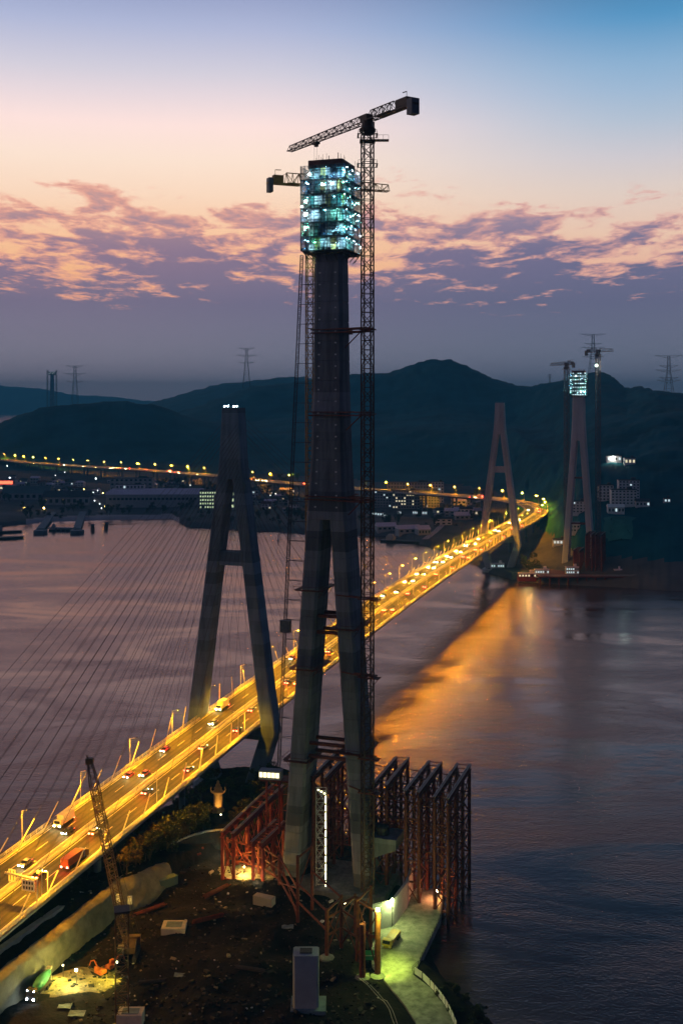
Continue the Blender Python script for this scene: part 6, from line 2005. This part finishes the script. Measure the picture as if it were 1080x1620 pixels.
emat('town_white', (.85, .95, 1.0), 7); emat('town_amber', (1.0, .62, .16), 26)
rnd = random.Random(4)
town_light('bright amber dock lamp on the left of a pair behind the jetty', 39, 810, 1490, 'town_amber', 2.6)
town_light('bright amber dock lamp on the right of a pair behind the jetty', 70, 809, 1490, 'town_amber', 2.6)
town_light('greenish white street lamp above the lit street', 152, 757, 1800, 'town_white', 2.6)
town_light('white lamp near the red shop sign', 16, 756, 1790, 'town_white', 2.8)
town_light('white lamp at the top of the lit street', 114, 777, 1640, 'town_white', 2.2)
town_light('tiny white lamp above the shop at the left edge', 12, 737, 1900, 'town_white', 1.8)
town_light('white lamp above the dormitory blocks', 614, 787, 1640, 'town_white', 2.4)
town_light('white lamp at the right end of the dormitory blocks', 693, 818, 1420, 'town_white', 1.6)
for k, (px, py) in enumerate(((133, 774), (139, 778), (148, 779), (163, 780), (171, 782), (135, 784), (143, 788), (150, 792), (158, 797), (166, 801), (161, 804), (155, 776))):
    town_light(f'small street light of the lit street, {ORD[k]} along it', px, py, 1640 - (py - 774) * 5, 'town_white' if k % 3 else 'town_amber', 1.3)
for k, (px, py) in enumerate(((103, 747), (88, 752), (128, 767), (197, 771), (203, 772), (208, 771), (430, 800), (436, 803), (447, 802), (455, 800), (463, 797), (472, 800), (428, 808), (301, 778), (184, 757), (65, 762))):
    town_light(f'tiny scattered town light, {ORD[k]} of those left of the tall tower', px, py, 1500 + (830 - py) * 6, 'town_white', 1.2)

# ------------------------------------------------------------------ far right shore works
bx, by = T2.x, T2.y
pl_ = thing('work_platform', 'piled work platform around the foot of the distant tower', 'work platform', (bx, by - 30, 0))
mb = MB(); mb.box((bx + 3, by - 34, 6.6), (96, 40, 1.0)); mb.build('deck', 'rust_steel', pl_)
for i in range(13):
    for j in range(2):
        x_, y_ = bx - 43 + i * 7.6, by - 53 + j * 14; mb = MB(); mb.bar((x_, y_, -3), (x_, y_, 6.1), .7, 6); mb.build('pile', 'rust_steel', pl_)
for i in range(2):
    mb = MB()
    for k in range(3): mb.box((bx + 3, by - 54.2, 7.6 + k * .5), (95, .12, .1))
mb.build('railing', 'galvanised', pl_)
for i, (u0, u1, lab) in enumerate(((12, 18, 'tall rusty trestle beside the right leg of the distant tower'), (20, 26, 'second tall rusty trestle right of the distant tower'), (2, 6, 'short rusty trestle between the legs of the distant tower'))):
    a_ = Vector(uvz(T2, u0, -34, 36)); b_ = Vector(uvz(T2, u0 + 1, -14, 36)); bent(lab, a_, b_, 40 if i < 2 else 26, 6, 4, 5.0)
for k, (px, py, w_, lab, lm_) in enumerate(((833, 893, 22, 'reddish lit site cabins at the left of the far work platform', 'window_lit'), (856, 893, 16, 'pale site cabins left of the distant tower foot', 'window_cold'), (904, 898, 14, 'brightly lit site office between the legs of the distant tower', 'window_cold'), (976, 890, 6, 'small lit cabin right of the distant tower', 'window_cold'), (786, 888, 16, 'site hut with a white light between the far pylon legs', 'window_cold'))):
    p = atY(px, py, 932 if k != 4 else 985); zz = 7.1 if k in (1, 2, 3) else max(4, gz(p.x, p.y))
    house('site_cabin', lab, 'site cabin', p.x, p.y, zz, w_ * .55 + 3, 5, 5.5 if k == 2 else 3.4, 0, 'house_wall' if k else 'red_steel', 'roof_pale', 'flat', 6, 2 if k == 2 else 1, .85 if k > 1 else .5, None, lm_)
# terraces of the slope
for k, (px, py, Y, w_, d_, h_, lab, cols_, fl_, lit_) in enumerate((
        (993, 768, 1090, 20, 12, 17, 'tall pale stepped apartment block on the right hillside', 6, 6, .02), (985, 790, 1060, 24, 12, 14, 'lower pale apartment block on the right hillside terrace', 7, 5, .03),
        (957, 778, 1085, 14, 10, 15, 'dark block left of the pale stepped apartments', 4, 5, .05), (915, 790, 1075, 13, 9, 11, 'grey block behind the distant tower legs', 4, 4, .05),
        (973, 806, 1035, 15, 9, 6, 'white roofed hall on the terrace edge', 5, 1, .1), (884, 812, 1040, 12, 8, 5, 'brightly lit white hall left of the distant tower', 4, 1, 1.0), (908, 808, 1030, 9, 8, 7, 'white gabled house between the distant tower legs', 3, 2, .1),
        (1015, 808, 1050, 13, 9, 5, 'low house right of the terrace edge', 4, 1, .1), (1054, 811, 1050, 6, 5, 4, 'tiny lit hut at the right edge of the hillside', 2, 1, .8),
        (995, 735, 1225, 12, 8, 7, 'orange lit hut on the hill crest beside the floodlight', 3, 1, 1.0), (970, 735, 1240, 16, 8, 6, 'hut below the brilliant hillside floodlight', 4, 1, .6))):
    p = atY(px, py, Y); zz = gz(p.x, p.y)
    house('hillside_building', lab, 'building', p.x, p.y, zz, w_, d_, h_, -.1, 'house_wall', 'roof_dark' if k not in (4, 6) else 'white_paint', 'gable' if k in (4, 6, 7) else 'flat', cols_, fl_, lit_, None, 'window_lit' if k == 9 else 'window_cold')
# green netted cut below the terrace
a_, b_ = atY(955, 812, 1012), atY(1003, 812, 1010); c_, d_ = atY(998, 842, 975), atY(958, 842, 978)
n1, n2 = 16, 12; gX = np.zeros((n2, n1)); gY = gX.copy(); gZ = gX.copy()
for j in range(n2):
    for i in range(n1):
        p = a_.lerp(b_, i / (n1 - 1)).lerp(d_.lerp(c_, i / (n1 - 1)), j / (n2 - 1)); p.x += 5 * fbm(np.array([i * .5]), np.array([j * .4 + 7]), 3)[0] + (j / n2) * 4 * fbm(np.array([j * .9]), np.array([i * .1]), 2)[0]; gX[j, i], gY[j, i] = p.x, p.y; gZ[j, i] = max(gz(p.x, p.y) + 1.2, 4)
tag(grid_mesh('net_slope', gX, gY, gZ, ['green_net']), 'green netted hillside cut below the terrace on the right', kind='structure')
lamp('flood_glow', 'POINT', atY(980, 806, 985) + Vector((0, -14, 6)), 1600, (.5, 1, .9), radius=.5, parent=None)
gp = thing('grass_mound', 'round green lit bush behind the cabins at the far shore', 'bush', (0, 0, 0))
gpos = atY(838, 882, 965)

# ------------------------------------------------------------------ trees
def leaf_cluster(rnd, n, rx, rz_, size, z0, gaps=.35):
    mb = MB(); cl_ = [(rnd.gauss(0, .42), rnd.gauss(0, .42), rnd.uniform(-.8, .9), rnd.uniform(.22, .42)) for _ in range(11)]
    for i in range(n):
        c = rnd.choice(cl_); v = Vector((rnd.gauss(0, 1), rnd.gauss(0, 1), rnd.gauss(0, 1))).normalized() * c[3] * rnd.uniform(.6, 1.1)
        p = Vector(((c[0] + v.x) * rx, (c[1] + v.y) * rx, z0 + (c[2] * .8 + v.z) * rz_))
        a = Vector((rnd.gauss(0, 1), rnd.gauss(0, 1), rnd.gauss(0, .6))).normalized(); b = a.cross(Vector((rnd.gauss(0, 1), rnd.gauss(0, 1), rnd.gauss(0, 1)))).normalized()
        s_ = size * rnd.uniform(.6, 1.4)
        mb.quad(p - a * s_, p - b * s_ * .55, p + a * s_, p + b * s_ * .55)
    return mb


def make_tree(kind, seed, h_, rx, rz_, n, size, m):
    rnd = random.Random(seed)
    t_ = thing('tree' if h_ > 3 else 'bush', '', 'tree' if h_ > 3 else 'bush')
    mb = MB(); pts = [Vector((0, 0, -.8))]
    for k in range(4): pts.append(Vector((rnd.uniform(-.2, .2) * k * .4, rnd.uniform(-.2, .2) * k * .4, (k + 1) * h_ * .17)))
    r0 = h_ * .03 + .05
    for a, b, k in zip(pts[:-1], pts[1:], range(4)): mb.bar(a, b, r0 * (1 - k * .2), 6, r0 * (1 - (k + 1) * .2))
    for k in range(5):
        a = pts[2 + k % 3]; ang = rnd.uniform(0, 6.28); e = a + Vector((math.cos(ang) * rx * .6, math.sin(ang) * rx * .6, rz_ * rnd.uniform(.3, .9))); mb.bar(a, e, r0 * .45, 4, r0 * .12)
    mb.build('trunk', 'bark', t_, True)
    leaf_cluster(rnd, n, rx, rz_, size, h_ - rz_ * .8).build('crown', m, t_, True)
    return t_


TREES = {'broad tree': make_tree(0, 1, 6.5, 2.9, 2.7, 520, .36, 'leaf'), 'dark tree': make_tree(0, 2, 7.5, 2.5, 3.4, 520, .34, 'leaf_dark'),
         'dry tree': make_tree(0, 3, 5.0, 2.4, 2.0, 420, .34, 'leaf_dry'), 'low bush': make_tree(0, 4, 2.2, 1.7, 1.1, 300, .26, 'leaf'), 'dark bush': make_tree(0, 5, 2.4, 1.9, 1.3, 300, .28, 'leaf_dark')}
tused = set()


def put_tree(kind, x, y, z, sc, lab, grp):
    src = TREES[kind]; rz_ = random.uniform(0, 6.28)
    if src not in tused: tused.add(src); o_ = src; src.location = (x, y, z); src.rotation_euler = (0, 0, rz_); src.scale = (sc,) * 3; src['label'] = lab
    else: o_ = copy_tree(src, lab, (x, y, z), rz_, sc)
    o_['group'] = grp
    return o_


random.seed(9)
n_ = 0
for i in range(900):                                                 # between the deck and the cut, and beneath the bridge
    s = random.uniform(-175, 6); u = random.uniform(13.6, 36) if random.random() < .72 else random.uniform(-10, 16)
    q = on(s, u); z = near_ground(q.x, q.y); px = q.x / q.y * F + 540
    if z < 1.6 or px < -40 or px > 440: continue
    zr_ = zroad(s)
    p2_ = Vector((q.x, q.y, z))
    d, sgn = seg_dist(np.array([[q.x, q.y]]), WMID, False)
    if d[0] < 7 or (d[0] * sgn[0] < 0 and s < -70): continue
    if abs((q.x - unp(345, 1287, 4.5).x)) < 7 and q.y < unp(345, 1287, 4.5).y + 4: continue
    room = zr_ - 3.4 - z if u < 14.6 else (CZ - (CZ - zr_) * q.y / (q.y + (u - 13) * .3) + 2.5 - z if u < 20 else 9)
    if s < -72 and 14.4 < u < 21: room = max(room, zr_ - z + random.uniform(.2, 2.6))
    if room < 1.2: continue
    k = random.choice(('broad tree', 'dark tree', 'dry tree', 'low bush', 'dark bush', 'dry tree'))
    hh = {'broad tree': 8.4, 'dark tree': 9.6, 'dry tree': 6.2, 'low bush': 3.0, 'dark bush': 3.2}[k]
    sc = min(random.uniform(.7, 1.25), room / hh)
    if sc < .3: k = 'low bush'; sc = min(1, room / 3.0)
    if sc < .25: continue
    place = 'on the slope between the deck and the cut' if s < -70 else 'on the dark bank beneath the bridge'
    put_tree(k, q.x, q.y, z, sc, f'{k} {place}', f'{k}s {place}'.replace('bushs', 'bushes'))
    n_ += 1
    if n_ > 100: break
for i in range(86):                                                  # the overgrown edge right beside the deck
    s = -186 + i * 1.45; u = 14.7 + 3.2 * random.random(); q = on(s, u); z = near_ground(q.x, q.y)
    dw, sw = seg_dist(np.array([[q.x, q.y]]), WMID, False)
    if z < 1.6 or s < -160 or dw[0] < 3.2 or dw[0] * sw[0] < 0: continue
    k = random.choice(('broad tree', 'dry tree', 'dry tree', 'broad tree', 'dark tree'))
    hh = {'broad tree': 8.2, 'dark tree': 9.4, 'dry tree': 6.0}[k]
    fade = min(1, max(0, (-62 - s) / 40))
    sc = (zroad(s) - z - 1.2 + fade * random.uniform(-.8, 2.3)) / hh
    put_tree(k, q.x, q.y, z - .2, max(.35, min(1.5, sc)), f'{k} hugging the near deck edge at lower left', f'{k}s hugging the near deck edge')
for i in range(26):                                                   # scrub beyond the haul road, lower right
    px, py = random.uniform(690, 772), random.uniform(1548, 1640); p = unp(px, py, 3); z = near_ground(p.x, p.y)
    if z < .3 or inside(np.array([[p.x, p.y]]), ROADP)[0]: continue
    k = random.choice(('low bush', 'dark bush')); put_tree(k, p.x, p.y, z, random.uniform(.5, .9), f'{k} on the bank outside the haul road', f'{k}es outside the haul road')
m_ = 0
for i in range(900):                                                  # the far shore
    px = random.uniform(-10, 780); Y = random.uniform(1275, 1900)
    if m_ > 280: break
    if px > 560 and Y > 1600: continue
    X, y, z = at(px, Y)
    if z < 2.5: continue
    if 150 < px < 345 and 1500 < Y < 1660: continue
    if 590 < px < 700 and 1380 < Y < 1600: continue
    if 130 < px < 175 and Y > 1500: continue
    shore = (270 < px < 480 and Y < 1400) or (px > 560 and Y < 1330)
    if not shore and random.random() < .35: continue
    k = random.choice(('broad tree', 'dark tree', 'dark tree', 'dark bush'))
    zn = 'behind the jetty' if px < 180 else 'beside the factory hall' if px < 345 else 'behind the near pylon' if px < 450 else 'behind the tall tower' if px < 590 else 'left of the far pylon'
    row_ = 'at the waterline' if shore else 'inland'
    put_tree(k, X, y, z - .2, random.uniform(1.0, 1.9), f'{k} {zn}, {row_}', f'{k}s {zn} {row_}'.replace('bushs', 'bushes')); m_ += 1
# the green lit bush at the far shore
gp.location = (gpos.x, gpos.y, max(gz(gpos.x, gpos.y), 3)); ORG[gp] = Vector(gp.location)
leaf_cluster(random.Random(8), 900, 12, 9, .8, 6).build('crown', 'leaf', gp, True)
mb = MB(); mb.bar((0, 0, -1), (0, 0, 8), .5, 7, .2); mb.build('trunk', 'bark', gp, True)
lamp('flood_glow', 'POINT', gpos + Vector((-4, -16, 3)), 2600, (.75, 1, .35), radius=.5)

# trees of one group are told apart by their order from the left
grp_ = {}
for o_ in list(col.objects):
    if o_.parent is None and o_.get('category') in ('tree', 'bush') and o_.get('group'): grp_.setdefault(o_['group'], []).append(o_)
for g_, os_ in grp_.items():
    if len(os_) > 80: continue
    for k, o_ in enumerate(sorted(os_, key=lambda q: q.location.x / q.location.y)): o_['label'] = f"{o_['label']}, {ORD[k]} from left"
